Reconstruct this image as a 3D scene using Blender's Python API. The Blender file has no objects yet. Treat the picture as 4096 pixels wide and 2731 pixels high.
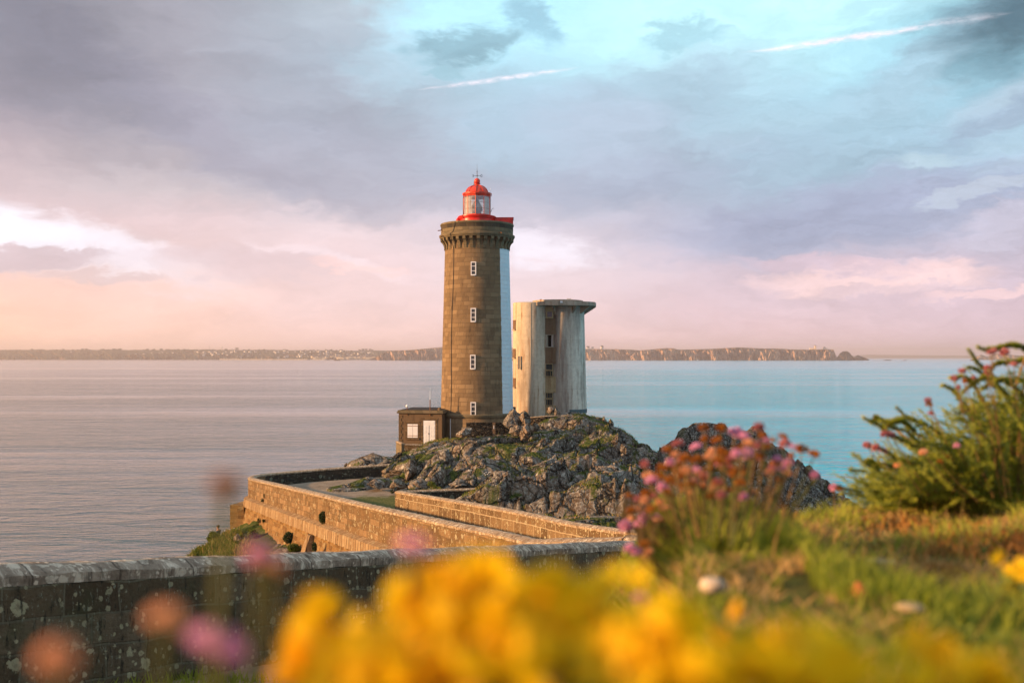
import bpy, math, random
import numpy as np
R = math.radians
rng = np.random.default_rng(7)
random.seed(7)
scene = bpy.context.scene
C = scene.collection
FPX, HY, CAMZ = 3982.0, 1428.0, 19.0
TILT = math.atan((HY - 1365.5) / FPX)

# ------------------------------------------------------------------ camera
cam_d = bpy.data.cameras.new('camera'); cam = bpy.data.objects.new('camera', cam_d); C.objects.link(cam)
cam_d.lens = 36.0 * FPX / 4096.0; cam_d.sensor_width = 36.0
cam_d.clip_start = 0.02; cam_d.clip_end = 200000
cam.location = (0, 0, CAMZ); cam.rotation_euler = (math.pi / 2 + TILT, 0, 0)
cam_d.dof.use_dof = True; cam_d.dof.focus_distance = 95.0; cam_d.dof.aperture_fstop = 3.9
scene.camera = cam

def ray(px, py):
    cx = (px - 2048) / FPX; cy = -(py - 1365.5) / FPX
    c, s = math.cos(TILT), math.sin(TILT)
    return np.array([cx, c - cy * s, s + cy * c])
def W(px, py, d):                       # point at forward distance d behind a picture point
    r = ray(px, py); r = r * (d / r[1]); return np.array([r[0], r[1], r[2] + CAMZ])
def WZ(px, py, z):                      # point at height z behind a picture point
    r = ray(px, py); return np.array([0, 0, CAMZ]) + r * ((z - CAMZ) / r[2])
def azel(px, py):
    r = ray(px, py); r = r / np.linalg.norm(r)
    return math.atan2(r[0], r[1]), math.asin(r[2])

# ------------------------------------------------------------------ render / colour
scene.render.engine = 'CYCLES'
scene.view_settings.view_transform = 'Standard'; scene.view_settings.look = 'None'
scene.view_settings.exposure = 0.80; scene.view_settings.gamma = 1.0
scene.cycles.use_denoising = True
scene.cycles.max_bounces = 6; scene.cycles.transparent_max_bounces = 8
scene.cycles.sample_clamp_indirect = 6.0; scene.cycles.caustics_reflective = False; scene.cycles.caustics_refractive = False

def lin(c):
    return tuple(((v / 255.0) / 12.92 if v / 255.0 <= 0.04045 else ((v / 255.0 + 0.055) / 1.055) ** 2.4) for v in c[:3]) + (1.0,)

# ------------------------------------------------------------------ node helper
class NT:
    def __init__(s, tree): s.t = tree; s.n = tree.nodes; s.l = tree.links
    def put(s, sock, v):
        if v is None: return
        if hasattr(v, 'is_output'): s.l.new(v, sock)
        else:
            try: sock.default_value = v
            except Exception:
                if isinstance(v, (int, float)): sock.default_value = (v,) * len(sock.default_value)
                else: sock.default_value = tuple(v)[:len(sock.default_value)]
    def new(s, typ, ins=None, **props):
        nd = s.n.new(typ)
        for k, v in props.items(): setattr(nd, k, v)
        for k, v in (ins or {}).items(): s.put(nd.inputs[k], v)
        return nd
    def math(s, op, a, b=None, c=None, clamp=False):
        nd = s.new('ShaderNodeMath', operation=op, use_clamp=clamp)
        s.put(nd.inputs[0], a); s.put(nd.inputs[1], b); s.put(nd.inputs[2], c); return nd.outputs[0]
    def vm(s, op, a, b=None, sc=None):
        nd = s.new('ShaderNodeVectorMath', operation=op)
        s.put(nd.inputs[0], a); s.put(nd.inputs[1], b)
        if sc is not None: s.put(nd.inputs['Scale'], sc)
        return nd.outputs[0]
    def mix(s, f, a, b, bt='MIX'):
        nd = s.new('ShaderNodeMix', data_type='RGBA', blend_type=bt, clamp_factor=True)
        s.put(nd.inputs[0], f); s.put(nd.inputs[6], a); s.put(nd.inputs[7], b); return nd.outputs[2]
    def mr(s, v, a, b, c=0.0, d=1.0, smooth=True):
        nd = s.new('ShaderNodeMapRange', interpolation_type='SMOOTHSTEP' if smooth else 'LINEAR')
        for k, x in enumerate((v, a, b, c, d)): s.put(nd.inputs[k], x)
        return nd.outputs[0]
    def noise(s, vec, scale=1, detail=4, rough=0.5, dist=0.0, out=0):
        nd = s.new('ShaderNodeTexNoise', {'Vector': vec, 'Scale': scale, 'Detail': detail, 'Roughness': rough, 'Distortion': dist})
        return nd.outputs[out]
    def vor(s, vec, scale=1, feature='F1', rnd=1.0, out='Distance'):
        nd = s.new('ShaderNodeTexVoronoi', {'Vector': vec, 'Scale': scale, 'Randomness': rnd}, feature=feature)
        return nd.outputs[out]
    def map(s, vec, loc=(0, 0, 0), rot=(0, 0, 0), sc=(1, 1, 1), vt='POINT'):
        nd = s.new('ShaderNodeMapping', {0: vec, 1: loc, 2: rot, 3: sc}, vector_type=vt); return nd.outputs[0]
    def ramp(s, f, stops, interp='LINEAR'):
        nd = s.new('ShaderNodeValToRGB', {0: f}); cr = nd.color_ramp; cr.interpolation = interp
        while len(cr.elements) < len(stops): cr.elements.new(0.5)
        for e, (p, c) in zip(cr.elements, stops):
            e.position = p; e.color = c if len(c) == 4 else tuple(c) + (1,)
        return nd.outputs[0]

# ------------------------------------------------------------------ world: evening sky with cloud layers, by direction
SUN_AZ, SUN_EL = -104.0, 13.0             # degrees from straight ahead (negative = left), elevation
world = bpy.data.worlds.new('World'); scene.world = world; world.use_nodes = True
T = NT(world.node_tree); T.n.clear()
geo = T.new('ShaderNodeTexCoord').outputs['Generated']
sep = T.new('ShaderNodeSeparateXYZ', {0: T.vm('NORMALIZE', geo)})
az = T.math('ARCTAN2', sep.outputs[0], sep.outputs[1]); el = T.math('ARCSINE', sep.outputs[2])
elp = T.math('MAXIMUM', el, 0.0)
P2 = T.new('ShaderNodeCombineXYZ', {0: az, 1: elp, 2: 0.0}).outputs[0]
w1 = T.noise(T.map(P2, sc=(7, 16, 1)), 1.0, 5, 0.6, 0.2, out=1)
w2 = T.noise(T.map(P2, loc=(3, 7, 0), sc=(26, 60, 1)), 1.0, 5, 0.62, 0.3, out=1)
warp = T.vm('ADD', T.vm('MULTIPLY', T.vm('SUBTRACT', w1, (.5, .5, .5)), (.11, .055, 0)), T.vm('MULTIPLY', T.vm('SUBTRACT', w2, (.5, .5, .5)), (.075, .036, 0)))
PW = T.vm('ADD', P2, warp)
sw = T.new('ShaderNodeSeparateXYZ', {0: T.vm('ADD', P2, T.vm('SCALE', warp, sc=0.6))})
rows = [1428, 1395, 1340, 1220, 1050, 900, 780, 520, 240, 0]
cols = {
 -250: [(222,176,160),(238,192,170),(248,200,175),(250,205,185),(222,193,190),(212,190,194),(198,180,186),(152,147,160),(142,142,154),(126,129,140)],
 600: [(222,182,172),(236,196,184),(247,205,190),(244,206,196),(222,196,196),(216,194,198),(192,182,188),(158,157,170),(162,162,174),(150,151,163)],
 1350: [(220,188,190),(230,196,196),(242,207,203),(234,206,206),(226,202,205),(216,200,206),(180,178,190),(160,166,181),(162,174,189),(168,180,192)],
 2100: [(218,188,194),(228,196,202),(238,206,206),(232,208,212),(226,210,218),(204,198,212),(178,182,200),(166,186,204),(168,206,224),(178,230,246)],
 3050: [(208,182,194),(218,190,200),(226,196,204),(214,192,203),(196,184,199),(178,180,199),(168,180,200),(164,194,211),(166,214,232),(196,241,253)],
 4250: [(198,174,190),(204,180,194),(206,183,196),(204,184,198),(184,178,196),(164,176,200),(163,180,206),(152,190,210),(148,205,224),(112,142,158)]}
EMAX = R(62)
base = None; prev = None
for k, (px, cs) in enumerate(sorted(cols.items())):
    st = [(max(azel(2048, r)[1], 0) / EMAX, lin(c)) for r, c in zip(rows, cs)]
    top = lin((206, 222, 236)); st += [(R(28) / EMAX, tuple(0.5 * (a + b) for a, b in zip(st[-1][1], top))), (1.0, top)]
    rc = T.ramp(T.math('DIVIDE', sw.outputs[1], EMAX), st, 'LINEAR')
    if base is None: base = rc
    else:
        a0 = azel(prev, HY)[0]; a1 = azel(px, HY)[0]
        base = T.mix(T.mr(sw.outputs[0], a0, a1), base, rc)
    prev = px
def cloud(px, py, rx, ry, rot, col, s=1.0, e=0.55, wp=PW):
    global base
    a, b = azel(px, py)
    m = T.map(wp, loc=(a, b, 0), rot=(0, 0, R(rot)), sc=(rx / FPX, ry / FPX, 1), vt='TEXTURE')
    g = T.new('ShaderNodeTexGradient', {0: m}, gradient_type='SPHERICAL').outputs[1]
    base = T.mix(T.mr(g, 0.0, e, 0.0, s), base, lin(col))
cloud(2950, 60, 1000, 380, 8, (192, 240, 250), 1.0, 0.7)
cloud(1900, 60, 480, 280, 0, (182, 234, 252), 0.85, 0.7)
cloud(1620, 260, 420, 160, 0, (178, 214, 232), 0.5, 0.8)
cloud(2480, 440, 900, 250, 12, (164, 190, 209), 0.85, 0.6)
cloud(2420, 560, 500, 260, 0, (180, 188, 208), 0.45, 0.8)
cloud(3560, 330, 800, 130, 28, (160, 190, 208), 0.75, 0.7)
cloud(3350, 620, 700, 230, 10, (150, 184, 202), 0.6, 0.8)
cloud(3300, 900, 900, 170, 4, (168, 176, 198), 0.6, 0.8)
cloud(3300, 880, 1000, 210, 5, (154, 164, 190), 0.8, 0.8)
cloud(2650, 700, 800, 160, 8, (158, 170, 192), 0.6, 0.9)
cloud(1300, 760, 800, 130, -10, (170, 172, 188), 0.5, 0.9)
cloud(4180, 20, 520, 300, 22, (84, 114, 130), 1.0, 0.9)
cloud(4060, 400, 360, 110, 8, (186, 196, 212), 0.45, 0.9)
cloud(4020, 470, 340, 60, 10, (150, 172, 194), 0.8, 0.6)
cloud(500, 330, 900, 160, -30, (146, 146, 162), 0.7, 0.9)
cloud(900, 560, 1000, 130, -22, (160, 160, 176), 0.6, 0.9)
cloud(150, 180, 700, 420, -20, (118, 120, 134), 0.75, 1.0)
cloud(1500, 640, 900, 200, -14, (164, 170, 188), 0.5, 0.9)
cloud(1880, 190, 330, 95, 10, (132, 168, 184), 0.9, 0.6)
cloud(2120, 80, 210, 80, -25, (142, 184, 204), 0.85, 0.7)
cloud(1780, 300, 120, 42, 0, (150, 188, 204), 0.8, 0.5)
cloud(2700, 150, 240, 60, 5, (150, 192, 208), 0.7, 0.6)
cloud(230, 955, 820, 150, -12, (240, 235, 245), 1.0, 0.8)
cloud(520, 1010, 300, 60, -4, (240, 230, 240), 0.7, 0.7)
cloud(120, 1015, 420, 55, -4, (206, 187, 194), 0.9, 0.5)
cloud(380, 1115, 300, 30, -3, (214, 192, 194), 0.7, 0.6)
cloud(1020, 1060, 560, 90, 2, (214, 194, 200), 0.6, 0.7)
cloud(1290, 1045, 460, 40, -13, (236, 218, 224), 0.65, 0.8)
cloud(1420, 1085, 260, 24, -3, (242, 206, 202), 0.6, 0.6)
cloud(2160, 985, 330, 90, -14, (236, 230, 242), 0.9, 0.8)
cloud(3480, 1120, 560, 70, 0, (240, 209, 210), 0.9, 0.55)
cloud(3300, 1060, 420, 45, -6, (206, 186, 200), 0.8, 0.6)
cloud(3560, 1155, 420, 18, 0, (214, 192, 202), 0.7, 0.6)
cloud(4020, 1180, 380, 25, 0, (236, 204, 206), 0.7, 0.6)
cloud(3690, 655, 190, 50, 6, (186, 212, 224), 0.6, 0.8)
cloud(4030, 570, 260, 90, 14, (176, 208, 222), 0.45, 1.0)
cloud(4060, 660, 260, 60, 18, (184, 206, 220), 0.35, 1.0)
cloud(3960, 780, 300, 40, 14, (184, 196, 212), 0.7, 0.5)
cloud(4080, 900, 380, 90, 18, (196, 192, 210), 0.7, 0.6)
# vapour trails
for (x0, y0, x1, y1, hw, st) in ((1680, 362, 2310, 268, 13, .75), (2980, 210, 3760, 96, 17, .95), (3600, 112, 4050, 55, 20, .3)):
    a0, b0 = azel(x0, y0); a1, b1 = azel(x1, y1)
    ang = math.atan2(b1 - b0, a1 - a0); L = math.hypot(a1 - a0, b1 - b0) / 2
    wv = T.vm('ADD', P2, T.vm('SCALE', warp, sc=0.10))
    m = T.map(wv, loc=((a0 + a1) / 2, (b0 + b1) / 2, 0), rot=(0, 0, ang), sc=(L, hw / FPX, 1), vt='TEXTURE')
    g = T.new('ShaderNodeSeparateXYZ', {0: m})
    ax = T.math('POWER', T.math('ABSOLUTE', g.outputs[0]), 3.0); ay = T.math('ABSOLUTE', g.outputs[1])
    f = T.mr(T.math('ADD', T.math('MULTIPLY', ax, .8), ay), 0.0, 1.1, st, 0.0)
    f = T.math('MULTIPLY', f, T.mr(T.noise(T.map(P2, sc=(60, 190, 1)), 1, 5, .7), 0.36, 0.6, 0.25, 1.0))
    base = T.mix(f, base, lin((246, 236, 246)))
# soft broad streaks and fine texture over everything
n1 = T.noise(T.map(P2, rot=(0, 0, R(-28)), sc=(3.2, 11, 1)), 1, 3, .5, 0.3)
n2 = T.noise(T.map(PW, sc=(9, 30, 1)), 1, 6, .6, 0.2)
n3 = T.noise(T.map(PW, rot=(0, 0, R(12)), sc=(20, 95, 1)), 1, 6, .65, 0.4)
right = T.mr(sw.outputs[0], R(4), R(22), .35, 1.0)
mod0 = T.math('MULTIPLY', T.mr(n3, .3, .7, -.09, .09, False), right)
mod = T.math('ADD', mod0, T.math('ADD', T.mr(n1, .25, .75, -.06, .07, False), T.mr(n2, .25, .75, -.10, .10, False)))
base = T.vm('SCALE', base, sc=T.math('ADD', mod, 1.0))
sky = T.new('ShaderNodeTexSky', sky_type='NISHITA', sun_disc=False, sun_elevation=R(SUN_EL), sun_rotation=R(SUN_AZ), altitude=20.0, dust_density=2.0)
skyc = T.vm('SCALE', sky.outputs[0], sc=0.10)
col = T.mix(T.mr(el, R(30), R(60), 0.0, 0.35), base, skyc)
bg = T.new('ShaderNodeBackground', {'Color': col, 'Strength': 0.71})
T.l.new(bg.outputs[0], T.new('ShaderNodeOutputWorld').inputs[0])
world.cycles.sampling_method = 'MANUAL'; world.cycles.sample_map_resolution = 512

# ------------------------------------------------------------------ sun
sl = bpy.data.lights.new('sun', 'SUN'); sun = bpy.data.objects.new('sun', sl); C.objects.link(sun)
sl.energy = 5.0; sl.angle = R(1.2); sl.color = (1.0, 0.58, 0.27)
sv = (math.sin(R(SUN_AZ)) * math.cos(R(SUN_EL)), math.cos(R(SUN_AZ)) * math.cos(R(SUN_EL)), math.sin(R(SUN_EL)))
from mathutils import Vector, Matrix
sun.rotation_euler = Vector(sv).to_track_quat('Z', 'Y').to_euler()

# ------------------------------------------------------------------ mesh helpers
def tag(o, label=None, cat=None, group=None, kind=None):
    if label: o['label'] = label
    if cat: o['category'] = cat
    if group: o['group'] = group
    if kind: o['kind'] = kind
    return o
def empty(name, loc, label, cat, group=None):
    o = bpy.data.objects.new(name, None); C.objects.link(o); o.location = tuple(float(v) for v in loc)
    o.empty_display_size = 0.2
    return tag(o, label, cat, group)
WLOC = {}
def wloc(o):
    p = np.zeros(3)
    while o is not None: p += np.array(o.location); o = o.parent
    return p
def mesh_np(name, V, F, mat, parent=None, uv=None, smooth=False, loc=None):
    V = np.asarray(V, float)
    off = wloc(parent) if parent is not None else (np.array(loc, float) if loc is not None else np.zeros(3))
    me = bpy.data.meshes.new(name)
    if isinstance(F, np.ndarray):
        k = F.shape[1]; n = len(F)
        me.vertices.add(len(V)); me.vertices.foreach_set('co', (V - off).astype(np.float32).ravel())
        me.loops.add(n * k); me.loops.foreach_set('vertex_index', F.astype(np.int32).ravel())
        me.polygons.add(n); me.polygons.foreach_set('loop_start', np.arange(0, n * k, k, dtype=np.int32))
        me.update(calc_edges=True)
    else:
        me.from_pydata((V - off).tolist(), [], F)
    if uv is not None:
        l = me.uv_layers.new(name='UVMap')
        idx = np.empty(len(me.loops), np.int32); me.loops.foreach_get('vertex_index', idx)
        uv = np.asarray(uv, float)
        l.data.foreach_set('uv', (uv[idx] if len(uv) == len(V) else uv).astype(np.float32).ravel())
    if smooth: me.polygons.foreach_set('use_smooth', np.ones(len(me.polygons), bool))
    me.validate()
    if mat: me.materials.append(mat)
    o = bpy.data.objects.new(name, me); C.objects.link(o)
    if parent is not None: o.parent = parent
    elif loc is not None: o.location = tuple(float(v) for v in loc)
    return o

class MB:
    def __init__(s): s.V = []; s.F = []; s.U = []
    def add(s, V, F, U=None):
        b = len(s.V); s.V += [tuple(map(float, v)) for v in V]; s.F += [[i + b for i in f] for f in F]
        s.U += [tuple(u) for u in U] if U is not None else [(0.0, 0.0)] * len(V)
    def box(s, c, sz, rz=0.0, rx=0.0, ry=0.0):
        M = Matrix.Rotation(rz, 3, 'Z') @ Matrix.Rotation(ry, 3, 'Y') @ Matrix.Rotation(rx, 3, 'X')
        V = []
        U = []
        faces = [((-1,-1,-1),(1,-1,-1),(1,-1,1),(-1,-1,1)), ((1,-1,-1),(1,1,-1),(1,1,1),(1,-1,1)), ((1,1,-1),(-1,1,-1),(-1,1,1),(1,1,1)), ((-1,1,-1),(-1,-1,-1),(-1,-1,1),(-1,1,1)), ((-1,-1,1),(1,-1,1),(1,1,1),(-1,1,1)), ((-1,1,-1),(1,1,-1),(1,-1,-1),(-1,-1,-1))]
        # shared vertices so the box stays one closed piece
        cs = [(-1,-1,-1),(1,-1,-1),(1,1,-1),(-1,1,-1),(-1,-1,1),(1,-1,1),(1,1,1),(-1,1,1)]
        for q in cs:
            p = M @ Vector((q[0] * sz[0] / 2, q[1] * sz[1] / 2, q[2] * sz[2] / 2))
            V.append((p.x + c[0], p.y + c[1], p.z + c[2])); U.append((p.x + c[0] + p.y, p.z + c[2]))
        s.add(V, [[cs.index(q) for q in f] for f in faces], U); return s
    def tube(s, pts, r, seg=8, cap=True):
        pts = [Vector(p) for p in pts]; n = len(pts)
        rr = r if hasattr(r, '__len__') else [r] * n
        V = []; U = []; L = 0; up = Vector((0, 0, 1)); prevx = None
        for i, p in enumerate(pts):
            t = (pts[min(i + 1, n - 1)] - pts[max(i - 1, 0)]).normalized()
            x = t.cross(up) if prevx is None else prevx - t * prevx.dot(t)
            if x.length < 1e-3: x = t.cross(Vector((1, 0, 0)))
            x.normalize(); prevx = x; y = t.cross(x)
            if i: L += (p - pts[i - 1]).length
            for k in range(seg):
                a = 2 * math.pi * k / seg
                V.append(p + x * math.cos(a) * rr[i] + y * math.sin(a) * rr[i]); U.append((k / seg, L))
        F = [[i * seg + k, i * seg + (k + 1) % seg, (i + 1) * seg + (k + 1) % seg, (i + 1) * seg + k] for i in range(n - 1) for k in range(seg)]
        if cap: F += [list(range(seg))[::-1], [(n - 1) * seg + k for k in range(seg)]]
        s.add(V, F, U); return s
    def lathe(s, prof, c, seg=48, a0=0.0, a1=2 * math.pi, cap=False):   # angle measured from the view direction towards the right
        full = abs(a1 - a0 - 2 * math.pi) < 1e-6
        n = seg if full else seg + 1
        V = []; U = []
        for (r, z) in prof:
            for k in range(n):
                a = a0 + (a1 - a0) * k / seg
                V.append((c[0] + r * math.sin(a), c[1] - r * math.cos(a), z)); U.append((a * max(r, .01), z))
        F = []
        for i in range(len(prof) - 1):
            for k in range(seg):
                k2 = (k + 1) % n if full else k + 1
                F.append([i * n + k, i * n + k2, (i + 1) * n + k2, (i + 1) * n + k])
        if cap and full: F += [[k for k in range(n)][::-1], [(len(prof) - 1) * n + k for k in range(n)]]
        s.add(V, F, U); return s
    def prism(s, poly, z0, z1):
        n = len(poly); V = [(x, y, z0) for x, y in poly] + [(x, y, z1) for x, y in poly]
        L = [0]
        for i in range(1, n): L.append(L[-1] + math.dist(poly[i], poly[i - 1]))
        U = [(l, z0) for l in L] + [(l, z1) for l in L]
        F = [[i, (i + 1) % n, n + (i + 1) % n, n + i] for i in range(n)] + [list(range(n))[::-1], list(range(n, 2 * n))]
        s.add(V, F, U); return s
    def sweep(s, path, prof, closed_ends=True, u0=0.0, lump=0.0, bottom=None):
        """path (N,3) of the wall's top centre line; prof [(offset to the right of travel, dz)...] drawn as an open or closed outline"""
        path = np.asarray(path, float); n = len(path); m = len(prof)
        d = np.gradient(path[:, :2], axis=0); d /= np.linalg.norm(d, axis=1)[:, None]
        nr = np.stack([d[:, 1], -d[:, 0]], 1)
        L = np.concatenate([[0], np.cumsum(np.linalg.norm(np.diff(path, axis=0), axis=1))]) + u0
        pl = np.concatenate([[0], np.cumsum([math.dist(prof[i], prof[i - 1]) for i in range(1, m)])])
        V = []; U = []
        for i in range(n):
            for k, (o, dz) in enumerate(prof):
                jl = lump * (math.sin(L[i] * 9.1 + k * 2.3) + math.sin(L[i] * 23.7 + k)) * .5 if lump else 0
                V.append((path[i, 0] + nr[i, 0] * (o + jl), path[i, 1] + nr[i, 1] * (o + jl), path[i, 2] + dz + jl)); U.append((L[i], pl[k]))
        F = [[i * m + k, i * m + k + 1, (i + 1) * m + k + 1, (i + 1) * m + k] for i in range(n - 1) for k in range(m - 1)]
        if closed_ends:
            F += [list(range(m)), [(n - 1) * m + k for k in range(m)][::-1]]
            F += [[(i + 1) * m, (i + 1) * m + m - 1, i * m + m - 1, i * m] for i in range(n - 1)]
        s.add(V, F, U); return s
    def build(s, name, mat, parent=None, smooth=False, loc=None, bevel=0.0, autosm=None):
        o = mesh_np(name, np.array(s.V), s.F, mat, parent, uv=np.array(s.U), smooth=smooth or autosm is not None, loc=loc)
        if autosm is not None:
            me = o.data; me.polygons.foreach_set('use_smooth', np.ones(len(me.polygons), bool))
            me.set_sharp_from_angle(angle=R(autosm))
        if bevel:
            b = o.modifiers.new('bevel', 'BEVEL'); b.width = bevel; b.segments = 2; b.limit_method = 'ANGLE'
        return o

def resample(path, step):
    path = np.asarray(path, float)
    L = np.concatenate([[0], np.cumsum(np.linalg.norm(np.diff(path, axis=0), axis=1))])
    t = np.linspace(0, L[-1], max(2, int(L[-1] / step) + 1))
    return np.stack([np.interp(t, L, path[:, k]) for k in range(path.shape[1])], 1)
def chaikin(path, it=2):
    path = np.asarray(path, float)
    for _ in range(it):
        a = path[:-1] * .75 + path[1:] * .25; b = path[:-1] * .25 + path[1:] * .75
        q = np.empty((2 * len(a), path.shape[1])); q[0::2] = a; q[1::2] = b
        path = np.vstack([path[:1], q, path[-1:]])
    return path

# numpy noise ---------------------------------------------------------------
def _h(ix, iy, k):
    n = (ix.astype(np.int64) * 374761393 + iy.astype(np.int64) * 668265263 + k * 1274126177) & 0x7fffffff
    n = ((n ^ (n >> 13)) * 1274126177) & 0x7fffffff
    return ((n ^ (n >> 16)) & 0xffffff) / float(0xffffff)
def vnoise(x, y, k=0):
    ix = np.floor(x); iy = np.floor(y); fx = x - ix; fy = y - iy
    fx = fx * fx * (3 - 2 * fx); fy = fy * fy * (3 - 2 * fy)
    a = _h(ix, iy, k); b = _h(ix + 1, iy, k); c = _h(ix, iy + 1, k); d = _h(ix + 1, iy + 1, k)
    return (a * (1 - fx) + b * fx) * (1 - fy) + (c * (1 - fx) + d * fx) * fy
def fbm(x, y, k=0, oct=4, g=0.5):
    s = 0; a = 1; t = 0
    for i in range(oct):
        s = s + a * (vnoise(x * 2 ** i, y * 2 ** i, k + i) - .5); t += a; a *= g
    return s / t * 2
def blocks(x, y, k=0, tilt=0.8):
    """fractured slabs: each Worley cell is its own tilted facet; returns height (about -1..1) and distance to the joint"""
    ix = np.floor(x); iy = np.floor(y)
    b1 = np.full(x.shape, 9.0); b2 = np.full(x.shape, 9.0); hh = np.zeros(x.shape)
    for dx in (-1, 0, 1):
        for dy in (-1, 0, 1):
            cx = ix + dx; cy = iy + dy
            px = cx + _h(cx, cy, k); py = cy + _h(cx, cy, k + 1)
            d = np.hypot(x - px, y - py)
            v = (_h(cx, cy, k + 2) - .5) * 1.2 + (x - px) * (_h(cx, cy, k + 3) - .5) * 2 * tilt + (y - py) * (_h(cx, cy, k + 4) - .5) * 2 * tilt
            n1 = d < b1
            b2 = np.where(n1, b1, np.minimum(b2, d)); hh = np.where(n1, v, hh); b1 = np.where(n1, d, b1)
    return hh, b2 - b1

# ------------------------------------------------------------------ materials
def newmat(name, rough=0.8, spec=0.3):
    m = bpy.data.materials.new(name); m.use_nodes = True
    t = NT(m.node_tree); b = t.n['Principled BSDF']
    b.inputs['Roughness'].default_value = rough; b.inputs['Specular IOR Level'].default_value = spec
    t.b = b; t.out = t.n['Material Output']; t.obj = t.new('ShaderNodeTexCoord').outputs['Object']; t.uv = t.new('ShaderNodeTexCoord').outputs['UV']
    t.pos = t.new('ShaderNodeNewGeometry').outputs['Position']
    return m, t
def bump(t, h, dist=0.02, st=1.0, nrm=None):
    nd = t.new('ShaderNodeBump', {'Height': h, 'Distance': dist, 'Strength': st})
    if nrm is not None: t.put(nd.inputs['Normal'], nrm)
    t.put(t.b.inputs['Normal'], nd.outputs[0]); return nd.outputs[0]
def plain(name, col, rough=0.6, spec=0.4, var=0.15, scale=3.0, metal=0.0):
    m, t = newmat(name, rough, spec)
    n = t.noise(t.pos, scale, 5, .6)
    c0 = tuple(v * (1 - var) for v in col) + (1,); c1 = tuple(min(1, v * (1 + var)) for v in col) + (1,)
    t.put(t.b.inputs['Base Color'], t.mix(t.mr(n, .3, .7), c0, c1)); t.b.inputs['Metallic'].default_value = metal
    return m
def spots(t, vec, scale, lo, hi, ring=False):
    """round lichen patches of unequal size; returns a mask"""
    v = t.new('ShaderNodeTexVoronoi', {'Vector': vec, 'Scale': scale, 'Randomness': 1.0}, feature='F1')
    r = t.mr(t.new('ShaderNodeSeparateColor', {0: v.outputs['Color']}).outputs[0], 0, 1, lo, hi, False)
    d = t.math('ADD', v.outputs['Distance'], t.mr(t.noise(vec, scale * 2.2, 5, .75), .3, .7, -.15, .15, False))
    m = t.mr(t.math('SUBTRACT', r, d), 0.0, 0.035)
    if ring: m = t.math('MULTIPLY', m, t.mr(t.math('DIVIDE', d, t.math('MAXIMUM', r, .02)), .25, .6, .55, 1.0))
    return m
def masonry(name, bw, bh, c, mortar, ms=0.012, lich=0.0, lcol=(.5, .48, .38), stain=0.5, stcol=(.05, .04, .03), lsc=(3.0, 8.0), rough=.9, jm=0.85, green=0.0, orange=0.0, bumpd=0.02, lstretch=1.0, wob=.03, fine=0.0):
    m, t = newmat(name, rough, .15)
    uv = t.vm('ADD', t.uv, t.vm('SCALE', t.vm('SUBTRACT', t.noise(t.uv, 1.3, 2, .5, out=1), (.5, .5, .5)), sc=wob * 2))
    br = t.new('ShaderNodeTexBrick', {'Vector': uv, 'Color1': (0, 0, 0, 1), 'Color2': (1, 1, 1, 1), 'Mortar': (.5, .5, .5, 1), 'Scale': 1.0, 'Mortar Size': ms, 'Mortar Smooth': .3, 'Bias': 0.0, 'Brick Width': bw, 'Row Height': bh}, offset=.5, squash=.75, squash_frequency=3)
    rnd = br.outputs['Color']
    col = t.ramp(rnd, [(0, c[0]), (.35, c[1]), (.65, c[2]), (1, c[3])])
    n = t.noise(t.uv, 1.1, 6, .65)
    col = t.mix(t.mr(t.noise(t.uv, 24, 4, .7), .3, .7, 0, .35), col, tuple(v * .45 for v in c[0][:3]) + (1,))
    col = t.mix(t.math('MULTIPLY', br.outputs['Fac'], jm), col, tuple(mortar) + (1,))
    streak = t.noise(t.map(t.uv, sc=(2.2, .35, 1)), 1, 6, .65)
    col = t.mix(t.mr(streak, .5, .78, 0, stain), col, tuple(stcol) + (1,))
    col = t.mix(t.mr(n, .55, .8, 0, stain * .7), col, tuple(stcol) + (1,))
    if green: col = t.mix(t.mr(t.noise(t.uv, .8, 5, .7), .5, .75, 0, green), col, (.06, .085, .035, 1))
    if orange: col = t.mix(t.mr(t.noise(t.uv, 1.9, 6, .75), .56, .7, 0, orange), col, (.34, .14, .035, 1))
    if lich:
        vec = t.map(t.uv, sc=(1, lstretch, 1))
        a = spots(t, vec, lsc[0], -.15, .40, True); b = spots(t, t.vm('ADD', vec, (5.3, 2.1, 0)), lsc[1], -.08, .40)
        dens = t.mr(t.noise(t.uv, .9, 4, .6), .35, .65, .35 + .4 * fine, 1.0)
        lc = t.mix(t.noise(t.uv, 5, 3), tuple(lcol) + (1,), tuple(v * .75 for v in (lcol[1], lcol[1] * 1.05, lcol[2])) + (1,))
        col = t.mix(t.math('MULTIPLY', t.math('MULTIPLY', t.math('MAXIMUM', a, b), dens), lich), col, lc)
        if fine:
            s3 = t.mr(t.noise(t.map(t.uv, sc=(26, 9, 1)), 1, 5, .75), .56, .66, 0, fine); s4 = t.mr(t.noise(t.map(t.uv, loc=(4, 4, 0), sc=(14, 3.5, 1)), 1, 5, .7), .54, .66, 0, fine)
            col = t.mix(t.math('MULTIPLY', s3, t.mr(t.noise(t.uv, 1.3, 3), .4, .6, .2, 1.0)), col, (.34, .36, .27, 1)); col = t.mix(s4, col, (.025, .022, .016, 1))
    t.put(t.b.inputs['Base Color'], col)
    h = t.math('ADD', t.math('MULTIPLY', br.outputs['Fac'], -1.0), t.math('MULTIPLY', t.noise(t.uv, 9, 6, .7), .9))
    h = t.math('ADD', h, t.math('MULTIPLY', rnd, .35))
    bump(t, h, bumpd); return m

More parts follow.
